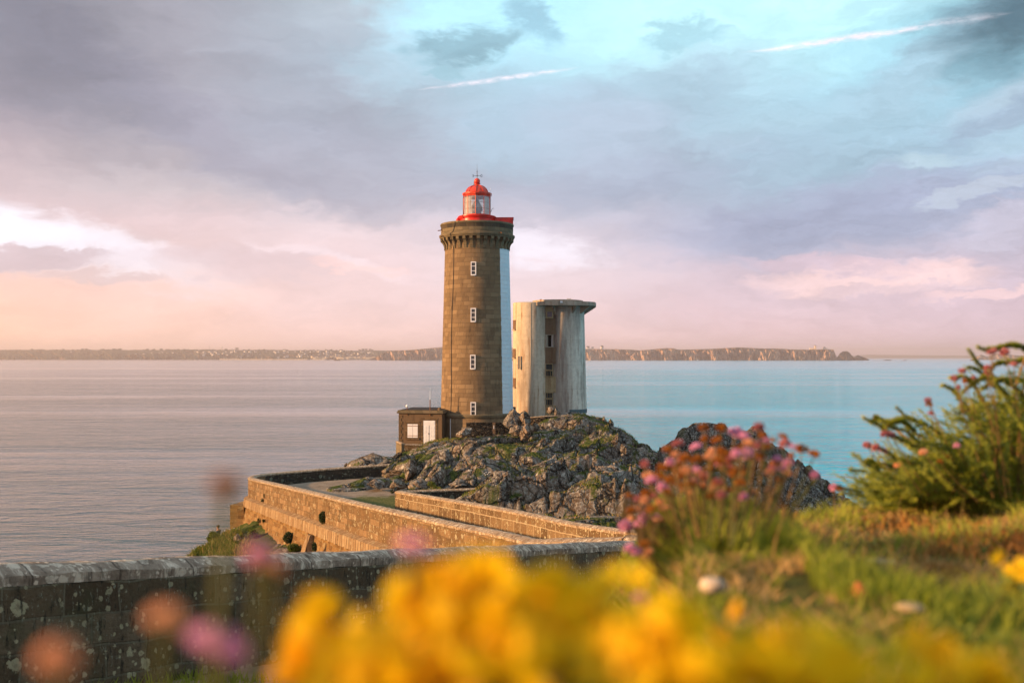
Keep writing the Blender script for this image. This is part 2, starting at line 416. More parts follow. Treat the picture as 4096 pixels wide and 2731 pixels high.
M = {}
M['tower'] = masonry('tower_granite', .98, .43, [(.195,.132,.076),(.23,.155,.088),(.265,.18,.10),(.32,.22,.125)], (.14,.10,.062), .016, lich=.12, lcol=(.35,.3,.2), stain=.92, stcol=(.06,.044,.032), jm=.6)
M['dark_course'] = masonry('dark_parapet_course', .82, .6, [(.055,.045,.035),(.07,.055,.04),(.085,.065,.045),(.10,.075,.05)], (.16,.13,.08), .014, stain=.4)
M['trim'] = masonry('grey_granite_trim', .85, .5, [(.15,.12,.075),(.19,.15,.09),(.22,.17,.10),(.25,.19,.12)], (.10,.08,.055), .014, stain=.6, green=.25)
M['annex'] = masonry('annex_render', 30, 30, [(.17,.11,.065),(.19,.125,.072),(.21,.14,.08),(.23,.15,.085)], (.12,.08,.05), .001, stain=.85, stcol=(.045,.03,.02))
M['quoin'] = masonry('quoin_granite', .5, .3, [(.13,.085,.05),(.17,.11,.06),(.2,.13,.07),(.23,.15,.08)], (.07,.05,.03), .02, stain=.5)
M['viaduct'] = masonry('viaduct_ochre_masonry', .62, .30, [(.15,.09,.04),(.20,.12,.055),(.26,.16,.075),(.34,.215,.11)], (.22,.15,.08), .014, lich=.75, lcol=(.60,.50,.33), stain=.8, stcol=(.07,.036,.016), lsc=(3.6, 9.0), orange=.4, bumpd=.05, wob=.06, jm=.6, fine=.5)
M['retaining'] = masonry('retaining_wall_masonry', .7, .26, [(.16,.085,.03),(.23,.125,.045),(.29,.165,.06),(.36,.22,.09)], (.42,.28,.13), .016, lich=.5, lcol=(.5,.4,.24), stain=.95, stcol=(.045,.026,.012), lsc=(2.2, 6.0), orange=.45, bumpd=.09, wob=.10, jm=.6)
M['parapet_panel'] = masonry('parapet_large_blocks', 1.05, .80, [(.13,.078,.036),(.18,.11,.052),(.23,.145,.07),(.29,.19,.095)], (.50,.38,.23), .036, lich=.9, lcol=(.6,.5,.33), stain=.6, stcol=(.08,.045,.02), lsc=(4.0, 11.0), orange=.35, bumpd=.04, fine=.6, jm=.7, wob=.05)
M['shade_wall'] = masonry('lichened_shade_wall', .62, .25, [(.035,.028,.022),(.05,.04,.03),(.065,.052,.038),(.085,.065,.045)], (.12,.11,.085), .014, lich=.85, lcol=(.34,.35,.26), stain=.6, stcol=(.02,.018,.014), lsc=(2.4, 8.0), green=.4, bumpd=.05, jm=.5)  # dark tones stand in for shade on the court-side faces; lichen is real
M['near_wall'] = masonry('old_road_wall', .72, .36, [(.10,.068,.040),(.14,.10,.058),(.18,.13,.078),(.22,.16,.10)], (.21,.19,.13), .017, lich=.92, lcol=(.58,.46,.29), stain=.85, stcol=(.018,.015,.012), lsc=(4.2, 10.0), green=.45, fine=.85, orange=.12, bumpd=.06, wob=.07, jm=.55)
M['strip_course'] = masonry('string_course_stones', .55, 5, [(.28,.18,.09),(.33,.21,.11),(.37,.25,.13),(.42,.29,.16)], (.10,.06,.03), .03, lich=.5, lcol=(.6,.5,.33), stain=.6, stcol=(.09,.05,.025), bumpd=.06, wob=.02)
def coping_mat(name, c0, c1, l):
    m, t = newmat(name, .9, .15)
    n = t.noise(t.map(t.uv, sc=(1, 1, 1)), 3.2, 6, .7)
    col = t.mix(t.mr(n, .35, .65), c0 + (1,), c1 + (1,))
    col = t.mix(t.math('MULTIPLY', spots(t, t.uv, 6, -.05, .5), .85), col, l + (1,))
    col = t.mix(t.math('MULTIPLY', spots(t, t.vm('ADD', t.uv, (9, 4, 0)), 13, -.05, .42), .8), col, tuple(v * 1.15 for v in l) + (1,))
    col = t.mix(t.mr(t.noise(t.map(t.uv, rot=(0, 0, .5), sc=(9, 2.2, 1)), 1, 6, .75), .50, .64, 0, .8), col, tuple(v * 1.1 for v in l) + (1,))
    col = t.mix(t.mr(t.noise(t.map(t.uv, loc=(7, 0, 0), rot=(0, 0, .5), sc=(7, 2, 1)), 1, 6, .75), .52, .66, 0, .75), col, tuple(v * .22 for v in c0) + (1,))
    col = t.mix(t.mr(t.noise(t.uv, 2.1, 5, .7), .5, .66, 0, .5), col, tuple(v * .35 for v in c0) + (1,))
    jt = t.new('ShaderNodeTexBrick', {'Vector': t.uv, 'Scale': 1.0, 'Mortar Size': .012, 'Brick Width': 1.1, 'Row Height': 9.0})
    col = t.mix(t.math('MULTIPLY', jt.outputs['Fac'], .7), col, tuple(v * .3 for v in c0) + (1,))
    t.put(t.b.inputs['Base Color'], col); bump(t, t.math('SUBTRACT', t.noise(t.uv, 7, 6, .75), jt.outputs['Fac']), .05); return m
M['coping_far'] = coping_mat('ochre_coping', (.26, .17, .10), (.42, .30, .19), (.62, .52, .38))
M['coping_near'] = coping_mat('grey_lichen_coping', (.24, .175, .125), (.43, .335, .25), (.72, .60, .46))
def rubble(name, c0, c1, dark):
    m, t = newmat(name, .95, .1)
    v = t.new('ShaderNodeTexVoronoi', {'Vector': t.map(t.uv, sc=(2.2, 4.5, 1)), 'Scale': 1.0}, feature='F1')
    e = t.vor(t.map(t.uv, sc=(2.2, 4.5, 1)), 1.0, 'DISTANCE_TO_EDGE')
    r = t.new('ShaderNodeSeparateColor', {0: v.outputs['Color']}).outputs[0]
    col = t.mix(r, c0 + (1,), c1 + (1,)); col = t.mix(t.mr(e, .02, .10, 1, 0), col, dark + (1,))
    col = t.mix(t.math('MULTIPLY', spots(t, t.uv, 9, -.2, .35), .7), col, (.45, .42, .33, 1))
    t.put(t.b.inputs['Base Color'], col); bump(t, t.math('ADD', t.mr(e, 0, .15), t.noise(t.uv, 9, 5, .7)), .08); return m
M['drystone'] = rubble('dry_stone', (.05, .04, .03), (.15, .11, .075), (.012, .01, .008))
M['drystone_lit'] = rubble('lit_rubble', (.16, .10, .05), (.34, .22, .12), (.05, .03, .015))  # lit copy of the dry stone, sun warmth put into its colour

# weathered concrete with rust runs
def concrete(name, base, dirt, rust, amount=1.0, worn_side=False):
    m, t = newmat(name, .9, .2)
    sp = t.new('ShaderNodeSeparateXYZ', {0: t.uv})
    st = t.noise(t.map(t.uv, sc=(.9, .10, 1)), 1, 8, .68, .2)
    st2 = t.noise(t.map(t.uv, loc=(8, 1, 0), sc=(2.4, .20, 1)), 1, 7, .7)
    pat = t.noise(t.uv, .35, 6, .65)
    col = t.mix(t.mr(t.noise(t.uv, 2.5, 6, .7), .3, .7), base + (1,), tuple(v * 1.25 for v in base) + (1,))
    col = t.mix(t.math('MULTIPLY', t.mr(st, .42, .68, 0, .85), t.mr(pat, .35, .6, .25, 1.0)), col, dirt + (1,))
    col = t.mix(t.math('MULTIPLY', t.mr(st2, .48, .66, 0, .9 * amount), t.mr(pat, .4, .6, 1.0, .3)), col, rust + (1,))
    if worn_side: col = t.mix(t.math('MULTIPLY', t.mr(sp.outputs[0], -1.2, 1.8, 1.0, 0.0), t.mr(st, .3, .6, .45, .95)), col, (.21, .145, .12, 1))
    col = t.mix(t.mr(t.noise(t.uv, 14, 3, .7), .62, .72, 0, .5), col, tuple(v * .4 for v in dirt) + (1,))
    seam = t.new('ShaderNodeTexBrick', {'Vector': t.uv, 'Scale': 1.0, 'Mortar Size': .012, 'Brick Width': 40.0, 'Row Height': 2.6})
    col = t.mix(t.math('MULTIPLY', seam.outputs['Fac'], .5), col, dirt + (1,))
    t.put(t.b.inputs['Base Color'], col); bump(t, t.noise(t.uv, 6, 6, .7), .03); return m
M['concrete'] = concrete('weathered_concrete', (.54, .45, .34), (.25, .19, .145), (.30, .15, .07))
M['concrete_pale'] = concrete('pale_sea_concrete', (.52, .56, .53), (.30, .31, .28), (.24, .17, .12), .5)
M['concrete_slab'] = concrete('slab_concrete', (.38, .31, .24), (.16, .12, .09), (.24, .08, .03), 1.0)
M['recess'] = concrete('rusty_recess', (.16, .10, .06), (.07, .035, .02), (.13, .045, .02))
M['recess_ochre'] = concrete('ochre_panel', (.34, .25, .14), (.20, .13, .07), (.18, .09, .04))

M['white_stripe'] = masonry('white_painted_stripe', .98, .43, [(.70,.82,.88),(.73,.84,.90),(.76,.86,.91),(.79,.88,.92)], (.80,.84,.86), .014, stain=.12, stcol=(.4,.45,.45), bumpd=.02)
M['white_paint'] = plain('white_paint', (.80, .79, .80), .5, .4, .05)
M['red_paint'] = plain('red_lantern_paint', (.64, .016, .010), .38, .5, .22, 2.0)
M['red_dome'] = plain('weathered_red_dome', (.62, .045, .014), .42, .5, .28, 2.5)
M['iron'] = plain('dark_iron', (.02, .02, .022), .5, .5)
M['rust_iron'] = plain('rusty_iron', (.22, .09, .035), .8, .3, .35, 9)
M['roof_felt'] = plain('dark_roof_felt', (.035, .028, .025), .9, .2, .3)
M['wood'] = plain('weathered_post_wood', (.20, .13, .08), .9, .2, .35, 14)
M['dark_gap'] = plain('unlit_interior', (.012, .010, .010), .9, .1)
M['band_grey'] = plain('slate_base_band', (.10, .14, .15), .8, .3, .2)
m, t = newmat('window_glass', .05, .6); t.b.inputs['Base Color'].default_value = (.035, .045, .055, 1); M['glass'] = m
m, t = newmat('lantern_glass', .04, .5)
tr = t.new('ShaderNodeBsdfTransparent', {'Color': (.93, .94, .93, 1)}); gl = t.new('ShaderNodeBsdfGlossy', {'Color': (.9, .9, .9, 1), 'Roughness': .03})
df = t.new('ShaderNodeBsdfDiffuse', {'Color': (.62, .58, .52, 1)})
mx = t.new('ShaderNodeMixShader', {0: t.mr(t.noise(t.pos, 2.2, 4, .6), .35, .7, .10, .42)}); t.l.new(tr.outputs[0], mx.inputs[1]); t.l.new(df.outputs[0], mx.inputs[2])
mx2 = t.new('ShaderNodeMixShader', {0: .16}); t.l.new(mx.outputs[0], mx2.inputs[1]); t.l.new(gl.outputs[0], mx2.inputs[2]); t.l.new(mx2.outputs[0], t.out.inputs[0]); M['lantern_glass'] = m
M['curtain'] = plain('pale_lantern_curtain', (.58, .55, .48), .9, .1, .08)
m, t = newmat('lens_glass', .12, .8); t.put(t.b.inputs['Base Color'], t.mix(t.mr(t.math('SINE', t.math('MULTIPLY', t.new('ShaderNodeSeparateXYZ', {0: t.pos}).outputs[2], 60.0)), -1, 1), (.03, .035, .035, 1), (.16, .17, .16, 1))); M['lens'] = m

# cliff rock with lichen, moss and turf
M['concrete_drum'] = concrete('drum_concrete', (.64, .60, .50), (.20, .15, .125), (.25, .13, .08), 1.0, True)
def rock(name, warm=0.0, turf=1.0, dark=1.0):
    m, t = newmat(name, .95, .12)
    g = t.new('ShaderNodeNewGeometry'); nz = t.new('ShaderNodeSeparateXYZ', {0: g.outputs['Normal']}).outputs[2]
    p = t.pos
    a = t.noise(p, .35, 6, .65); b = t.noise(p, 2.6, 7, .72)
    d = dark
    col = t.ramp(b, [(.30, (.028 * d, .022 * d, .018 * d)), (.43, (.085 * d, .070 * d, .056 * d)), (.54, (.16 * d, .132 * d, .108 * d)), (.68, (.27 * d, .23 * d, .19 * d))])
    col = t.mix(t.mr(a, .42, .66, 0, .30 + .5 * warm), col, (.20 + .08 * warm, .115 + .02 * warm, .055, 1), 'MIX')
    pw = t.vm('ADD', t.vm('MULTIPLY', p, (.42, .62, .5)), t.vm('SCALE', t.noise(p, .5, 4, .6, out=1), sc=.9))
    slab = t.new('ShaderNodeSeparateColor', {0: t.vor(pw, 1.0, 'F1', out='Color')}).outputs[0]; big = t.vor(pw, 1.0, 'DISTANCE_TO_EDGE')
    col = t.vm('SCALE', col, sc=t.mr(slab, 0, 1, .62, 1.45, False))
    crk = t.vor(t.vm('ADD', p, t.vm('SCALE', t.noise(p, 1.0, 3, .5, out=1), sc=.9)), 1.1, 'DISTANCE_TO_EDGE')
    l1 = spots(t, p, 2.2, -.3, .42); l2 = t.mr(t.noise(p, 3.0, 7, .82), .53, .61)
    lm = t.math('MULTIPLY', t.math('MAXIMUM', l1, l2), t.mr(t.noise(p, .6, 5, .65), .38, .58, .15, .9))
    lm = t.math('MULTIPLY', lm, t.mr(nz, -.1, .6, .45, 1.0))
    col = t.mix(t.mr(t.noise(p, 5.0, 7, .8), .50, .62, 0, .75), col, (.42, .41, .37, 1))
    col = t.mix(lm, col, t.mix(t.noise(p, 1.2, 3), (.44, .44, .38, 1), (.56, .50, .42, 1)))
    col = t.mix(t.mr(t.noise(p, .9, 6, .75), .63, .74, 0, .75), col, (.36, .15, .035, 1))
    col = t.mix(t.mr(crk, 0, .03, .6, 0), col, (.012, .01, .008, 1))
    col = t.mix(t.mr(big, 0, .035, .9, 0), col, (.010, .008, .006, 1))
    if turf:
        tm = t.math('MULTIPLY', t.mr(t.noise(t.vm('MULTIPLY', p, (.45, .45, .2)), 1, 6, .68), .50, .57), t.mr(nz, .45, .8))
        tc = t.ramp(t.noise(p, 3.5, 6, .7), [(.3, (.022, .035, .008)), (.5, (.06, .085, .016)), (.62, (.13, .13, .03)), (.75, (.22, .16, .06))])
        col = t.mix(t.math('MULTIPLY', tm, turf), col, tc)
    t.put(t.b.inputs['Base Color'], col)
    h = t.math('ADD', t.math('MULTIPLY', t.noise(p, 1.8, 9, .72), 1.4), t.math('ADD', t.mr(crk, 0, .06, -.5, 0), t.mr(big, 0, .07, -1.6, 0)))
    bump(t, h, .13); return m
M['rock'] = rock('headland_rock', .15, 1.0, 1.0)
M['rock_dark'] = rock('dark_outcrop_rock', 0.3, .35, .5)  # darker tones with less turf for the far outcrop
M['boulder'] = rock('boulder_rock', .3, .15, 1.1)

def gravel():
    m, t = newmat('courtyard_gravel', .95, .1); p = t.pos
    col = t.mix(t.mr(t.noise(p, 1.1, 6, .7), .3, .7), (.24, .185, .13, 1), (.40, .32, .24, 1))
    col = t.mix(t.mr(t.noise(p, 22, 3, .7), .4, .7), col, (.17, .125, .085, 1))
    c = WZ(1500, 2012, 8.9); q = t.vm('MULTIPLY', t.vm('SUBTRACT', p, tuple(c)), (.22, .26, 0))
    dd = t.math('ADD', t.new('ShaderNodeVectorMath', {0: q}, operation='LENGTH').outputs['Value'], t.mr(t.noise(p, .9, 5, .7), .2, .8, -.45, .45, False))
    gc = t.mix(t.mr(t.noise(p, 7, 6, .75), .35, .65), (.055, .075, .015, 1), (.17, .15, .05, 1))
    col = t.mix(t.mr(dd, .7, 1.05, 1, 0), col, gc)
    t.put(t.b.inputs['Base Color'], col); bump(t, t.noise(p, 14, 6, .75), .03); return m
M['gravel'] = gravel()
def earth():
    m, t = newmat('hillside_soil', .95, .1); p = t.pos
    col = t.ramp(t.noise(p, 2.3, 7, .7), [(.3, (.05, .03, .012)), (.45, (.12, .07, .03)), (.55, (.10, .11, .028)), (.68, (.17, .16, .05))])
    t.put(t.b.inputs['Base Color'], col); bump(t, t.noise(p, 20, 6, .7), .02); return m
M['earth'] = earth()
def slope():
    m, t = newmat('overgrown_slope', .95, .1); p = t.pos
    col = t.ramp(t.noise(p, 1.4, 7, .72), [(.3, (.018, .03, .008)), (.48, (.05, .075, .014)), (.6, (.10, .11, .028)), (.75, (.20, .15, .07))])
    t.put(t.b.inputs['Base Color'], col); bump(t, t.noise(p, 5, 7, .75), .15); return m
M['slope'] = slope()
def road():
    m, t = newmat('old_road_surface', .95, .1); p = t.pos
    col = t.mix(t.mr(t.noise(p, 1.2, 6, .7), .3, .7), (.26, .17, .11, 1), (.38, .27, .19, 1))
    col = t.mix(t.mr(t.noise(p, 9, 5, .7), .55, .7), col, (.12, .08, .05, 1))
    t.put(t.b.inputs['Base Color'], col); bump(t, t.noise(p, 12, 6, .7), .02); return m
M['road'] = road()

# sea
def sea():
    m, t = newmat('sea_water', .07, .5); p = t.pos
    t.b.inputs['IOR'].default_value = 1.333
    s = t.new('ShaderNodeSeparateXYZ', {0: p})
    dist = t.math('SQRT', t.math('ADD', t.math('MULTIPLY', s.outputs[0], s.outputs[0]), t.math('MULTIPLY', s.outputs[1], s.outputs[1])))
    # sky reflection put into the water colour: lifted grey west, turquoise east
    sh = t.noise(t.map(p, sc=(.004, .0015, 1)), 1, 3, .5)
    azs = t.math('ADD', t.math('ARCTAN2', t.math('SUBTRACT', s.outputs[0], 5.0), t.math('ADD', s.outputs[1], 40.0)), t.mr(sh, .2, .8, -.12, .12, False))
    c = t.mix(t.mr(azs, -.22, .22), (.060, .095, .095, 1), (.003, .47, .68, 1))
    t.put(t.b.inputs['Base Color'], c)
    # swell, wind waves and ripples
    w0 = t.noise(t.map(p, rot=(0, 0, R(12)), sc=(.035, .11, 1)), 1, 2, .5, .4)
    w1 = t.noise(t.map(p, rot=(0, 0, R(8)), sc=(.15, .44, 1)), 1, 3, .55, .8)
    w2 = t.noise(t.map(p, rot=(0, 0, R(-6)), sc=(.36, 1.15, 1)), 1, 4, .6, .8)
    w3 = t.noise(t.map(p, rot=(0, 0, R(4)), sc=(1.6, 4.2, 1)), 1, 3, .6, .5)
    calm = t.noise(t.map(p, rot=(0, 0, R(2)), sc=(.00035, .0042, 1)), 1, 5, .6, .3)
    cm = t.mr(calm, .50, .60, 1.0, .22)
    pat = t.mr(t.noise(t.map(p, sc=(.004, .016, 1)), 1, 4, .6), .35, .65, .6, 1.15)
    h = t.math('ADD', t.math('ADD', t.math('MULTIPLY', w0, 1.6), t.math('MULTIPLY', w1, 1.5)), t.math('ADD', t.math('MULTIPLY', w2, .42), t.math('MULTIPLY', w3, .06)))
    h = t.math('MULTIPLY', h, t.mr(azs, -.22, .18, .62, 1.35))
    fade = t.math('MULTIPLY', t.math('MULTIPLY', cm, pat), t.mr(dist, 150, 2500, 1.0, .16))
    nd = t.new('ShaderNodeBump', {'Height': t.math('MULTIPLY', h, fade), 'Distance': 1.0, 'Strength': 1.0}); t.put(t.b.inputs['Normal'], nd.outputs[0])
    t.put(t.b.inputs['Roughness'], t.mr(dist, 60, 3000, .07, .14))
    t.put(t.b.inputs['Specular IOR Level'], t.mr(azs, -.22, .18, 1.0, .22))
    return m
M['sea'] = sea()

# plants
def leafmat(name, c0, c1, trans=.35, rough=.6, scale=12, hue=None):
    m, t = newmat(name, rough, .3)
    oi = t.new('ShaderNodeObjectInfo').outputs['Random']
    n = t.noise(t.pos, scale, 3, .6)
    col = t.mix(t.mr(n, .3, .7), c0 + (1,), c1 + (1,))
    col = t.mix(t.math('MULTIPLY', oi, .35), col, tuple(v * .6 for v in c0) + (1,))
    t.put(t.b.inputs['Base Color'], col)
    tl = t.new('ShaderNodeBsdfTranslucent', {'Color': col}); mx = t.new('ShaderNodeMixShader', {0: trans})
    t.l.new(t.b.outputs[0], mx.inputs[1]); t.l.new(tl.outputs[0], mx.inputs[2]); t.l.new(mx.outputs[0], t.out.inputs[0]); return m
M['yellow'] = leafmat('yellow_petals', (.98, .60, .008), (.99, .76, .014), .55, .5, 60)
M['orange'] = leafmat('orange_petals', (.95, .48, .01), (.98, .62, .01), .5, .5, 60)
M['pink'] = leafmat('pink_petals', (.84, .40, .60), (.92, .56, .76), .4, .6, 90)
M['brown_head'] = leafmat('withered_brown_head', (.36, .12, .02), (.60, .25, .04), .3, .8, 90)
M['peach_head'] = leafmat('fading_peach_head', (.92, .60, .38), (.86, .44, .20), .5, .7, 90)
M['dusky_head'] = leafmat('dusky_mauve_head', (.50, .17, .19), (.62, .28, .28), .3, .8, 90)
M['stem'] = leafmat('green_stem', (.09, .11, .03), (.17, .16, .05), .2, .7, 20)
M['tan_stem'] = leafmat('tan_stem', (.26, .16, .06), (.34, .22, .09), .2, .8, 20)
M['grass'] = leafmat('green_grass', (.24, .29, .022), (.54, .54, .08), .4, .6, 1.6)
M['dry_grass'] = leafmat('dry_grass', (.48, .28, .09), (.62, .44, .18), .35, .7, 2.0)
M['rust_leaf'] = leafmat('rust_coloured_leaves', (.38, .16, .04), (.55, .30, .08), .3, .8, 3.0)
M['leaf'] = leafmat('bush_leaves', (.07, .11, .012), (.22, .25, .03), .35, .5, 2.5)
M['needle'] = leafmat('shrub_needles', (.17, .22, .018), (.46, .48, .06), .35, .5, 9)
M['far_leaf'] = leafmat('dark_wall_shrub', (.012, .03, .006), (.04, .07, .012), .2, .7, 3)

# ------------------------------------------------------------------ plan of the walls
def onplan(px, py, P, Q):               # point of the vertical plane through P,Q seen at a picture point
    r = ray(px, py); dx, dy = Q[0] - P[0], Q[1] - P[1]
    # s*r = P + t*(Q-P)
    det = r[0] * (-dy) - r[1] * (-dx); s = (P[0] * (-dy) - P[1] * (-dx)) / det
    return np.array([r[0] * s, r[1] * s, CAMZ + r[2] * s])
L0 = W(1003, 1910, 75.0); K0 = W(2150, 2158, 29.3); C0 = W(2596, 2158, 25.8)
near0 = W(0, 2256, 10.5)
dn = (C0 - near0)
near_path = np.array([near0 - dn * .45, near0, near0 + dn * .33, near0 + dn * .66, near0 + dn * .97])
turn = [C0 + np.array([-.10, .02, 0.0]), C0 + np.array([-.02, .32, .02]), C0 + np.array([-.40, .75, 0.0])]
KA = [W(2480, 2150, 26.9), W(2300, 2149, 28.0), W(2180, 2153, 29.0), K0]
wall_near = chaikin(np.vstack([near_path, turn]), 2)
far_px = [(2080, 2140), (2000, 2122), (1861, 2096), (1750, 2073), (1640, 2049), (1529, 2026), (1418, 2002), (1308, 1976), (1197, 1951), (1087, 1927)]
FA = [onplan(px, py, L0, K0) for px, py in far_px]
LC = [W(1030, 1915, 73.6), W(1003, 1908, 75.4), W(1016, 1900, 77.6), W(1060, 1893, 79.6), W(1160, 1884, 81.3)]
BK = [W(1300, 1872, 82.8), W(1440, 1862, 84.0), W(1583, 1853, 85.2)]
wall_far = chaikin(np.vstack([[turn[-1]], KA, FA, LC, BK]), 2)
B0 = W(1592, 1961, 65.7); BE = W(2520, 2117, 35.2)
Bp = [B0] + [onplan(px, py, B0, BE) for px, py in ((1750, 1986), (1951, 2018), (2150, 2054), (2265, 2082), (2435, 2108))] + [BE, W(2600, 2121, 33.6), W(2700, 2121, 32.2), W(2900, 2123, 30.8), W(3150, 2128, 29.5)]
Bret = [W(1950, 1949, 67.8), W(1800, 1954, 67.2), W(1640, 1960, 66.6), W(1600, 1961, 66.0), B0]
wall_in = chaikin(np.vstack([Bret, Bp[1:]]), 2)

def polyside(P, x, y):
    """signed distance to a plan polyline (positive to the right of travel) and the height of its nearest point"""
    best = np.full(x.shape, 1e9); sg = np.zeros(x.shape); zz = np.zeros(x.shape)
    for a, b in zip(P[:-1], P[1:]):
        d = b[:2] - a[:2]; l2 = (d ** 2).sum() + 1e-9
        t = np.clip(((x - a[0]) * d[0] + (y - a[1]) * d[1]) / l2, 0, 1)
        qx = a[0] + t * d[0]; qy = a[1] + t * d[1]; ds = np.hypot(x - qx, y - qy)
        s = np.sign(d[1] * (x - a[0]) - d[0] * (y - a[1]))
        n = ds < best - 1e-6
        sg = np.where(n, s, sg); zz = np.where(n, a[2] + t * (b[2] - a[2]), zz); best = np.where(n, ds, best)
    return best * sg, zz

# ------------------------------------------------------------------ headland height field
CP = []      # x, y, z, roughness
def cp(px, py, d, a=1.0): p = W(px, py, d); CP.append((p[0], p[1], p[2], a))
def cz(x, y, z, a=0.3): CP.append((x, y, z, a))
# court (kept just under the gravel sheet)
for x, y in ((-16, 73), (-17, 77), (-13, 80), (-10, 76), (-10, 71), (-9, 66), (-7, 63), (-12, 68), (-8.5, 79), (-11, 83), (-6.5, 69)): cz(x, y, 8.55, 0.0)
# outside the bastion
for x, y, z in ((-23, 74, 4.5), (-22, 80, 3), (-18, 85, 2.5), (-12, 90, 3.0), (-25, 68, 2.0), (-26, 85, -2), (-18, 94, -2), (-34, 70, -4), (-40, 90, -5)): cz(x, y, z, .6)
# overgrown slope below the bastion
cp(1000, 2095, 69.5, .12); cp(940, 2118, 68.5, .12); cp(890, 2142, 68, .12); cp(830, 2178, 67, .15); cp(775, 2215, 66, .15); cp(700, 2290, 65, .3)
cp(1060, 2120, 66, .15); cp(1130, 2160, 62, .15); cp(1220, 2190, 57, .15); cp(1350, 2222, 51, .15); cp(960, 2200, 62, .15); cp(860, 2240, 61, .2); cp(1050, 2240, 56, .15); cp(1150, 2270, 50, .15)
cz(-21.2, 70.9, 5.15, .1); cz(-22.5, 72, 4.3, .1); cz(-24.5, 68.5, 2.0, .2); cz(-27, 64, -1.5, .4); cz(-30, 58, -3, .4); cz(-24, 52, 0, .3); cz(-22, 40, 0, .3); cz(-30, 30, -4, .3); cz(-16, 44, 5, .2); cz(-13, 36, 5, .2); cz(-8, 34, 8, .2); cz(-16, 26, 4, .2)
# bridge embankment
for x, y, z in ((-2, 36, 10.5), (-6, 45, 9.6), (-10, 55, 8.6), (-13, 62, 8.0), (3, 32, 11.6), (2, 40, 10.8), (-3, 50, 9.2), (0, 45, 9.8), (-4.5, 58, 8.8)): cz(x, y, z, .05)
# low ledge on the court and cliff foot
cp(1455, 1962, 75, .1); cp(1475, 1918, 77.2, .25); cp(1560, 1916, 78.5, .3); cp(1640, 1915, 80, .3); cp(1640, 1955, 75.3, .2); cp(1590, 1975, 73, .1)
cp(1585, 1905, 80.6, .3); cp(1595, 1860, 84, .5); cp(1680, 1910, 79, .6); cp(1660, 1850, 84, .7); cp(1690, 1802, 87.5, .5)
cp(1640, 1835, 87, .3); cp(1600, 1835, 90, .2); cp(1560, 1850, 92, .3)
# whaleback in front of the towers
cp(1745, 1955, 73, .2); cp(1750, 1910, 77, .7); cp(1745, 1850, 81, .8); cp(1740, 1795, 85, .4); cp(1770, 1756, 90, .1); cp(1850, 1750, 91, .1); cp(1960, 1750, 91.5, .2)
cp(1850, 1800, 86, .5); cp(1850, 1860, 81, .8); cp(1850, 1910, 77, .7); cp(1850, 1952, 73, .5); cp(1960, 1935, 73, .3)
cp(1960, 1800, 86, .7); cp(1960, 1860, 81, .7); cp(2060, 1790, 87, .7); cp(2060, 1850, 82, .8); cp(2060, 1900, 77, .8); cp(2040, 1960, 71, .8); cp(1950, 1990, 66.5, .5)
cp(2205, 1842, 81, .8); cp(2205, 1900, 76, .8); cp(2324, 1877, 76, .8); cp(2405, 1951, 69, .8); cp(2300, 1960, 69, 1); cp(2486, 1975, 66, .9); cp(2556, 1984, 64, .8); cp(2650, 2040, 60, .8)
cp(2120, 2000, 66, .9); cp(2250, 2040, 60, .9); cp(2400, 2060, 57, .9); cp(2550, 2080, 52, .9); cp(2120, 2055, 60, .9); cp(2350, 2100, 52, .9); cp(2680, 2110, 50, .9); cp(2800, 2100, 55, .9)
# gully
cp(2260, 1860, 84, 1); cp(2380, 1920, 79, 1.2); cp(2480, 1965, 74, 1.2); cp(2600, 1990, 72, 1.2)
# terrace and green bank right of the boulders
cp(2130, 1775, 90, .4); cp(2080, 1765, 92, .4); cp(2200, 1790, 90, .6); cp(2230, 1740, 94, .4); cp(2130, 1735, 94, .3); cp(2060, 1735, 95, .3); cp(2300, 1790, 91, .5)
cz(-3.2, 95, 11.3, .05); cz(-5.6, 95, 10.9, .05); cz(-1, 96, 11.6, .1); cp(2150, 1690, 98.5, .2); cp(2260, 1675, 99, .3)
# back ridge
cp(2289, 1660, 99.5, .2); cp(2345, 1668, 99.5, .25); cp(2380, 1680, 99, .4); cp(2420, 1690, 99, .6); cp(2456, 1708, 98.5, .6); cp(2510, 1722, 98, .6); cp(2545, 1746, 98, .6); cp(2563, 1785, 98, .6); cp(2600, 1806, 98, .6); cp(2637, 1812, 100, .7)
cp(2340, 1720, 94, .9); cp(2430, 1780, 92, 1); cp(2380, 1830, 88, 1.1); cp(2500, 1830, 90, 1.1); cp(2560, 1900, 86, 1.1); cp(2480, 1900, 84, 1.1); cp(2640, 1950, 84, 1)
for px, d, z in ((2289, 104, 11), (2400, 104, 10), (2550, 104, 6), (2400, 112, 2), (2250, 118, 6), (2550, 112, -1), (2100, 124, 4), (1900, 126, 3), (1700, 122, 3), (1600, 112, 3), (2250, 130, -3), (1900, 138, -4)): cz((px - 2048) / FPX * d, d, z, .8)
# platform under the towers
for px, d in ((1620, 98), (1700, 97), (1780, 99), (1908, 101), (1780, 105), (1900, 108), (2020, 100), (2100, 106), (2200, 110), (2300, 108), (2060, 112)): cz((px - 2048) / FPX * d, d, 10.35 if px < 1800 else 11.3, .1)
cz(-12.5, 97, 8.0, .4); cz(-14, 101, 3, .5); cp(1390, 1868, 88, .4); cp(1450, 1848, 88.5, .6); cp(1500, 1832, 89.5, .6); cp(1550, 1820, 90.5, .5); cp(1580, 1814, 91.3, .4); cz(-17.5, 89, 4, .5); cz(-15.5, 94, 5, .6)
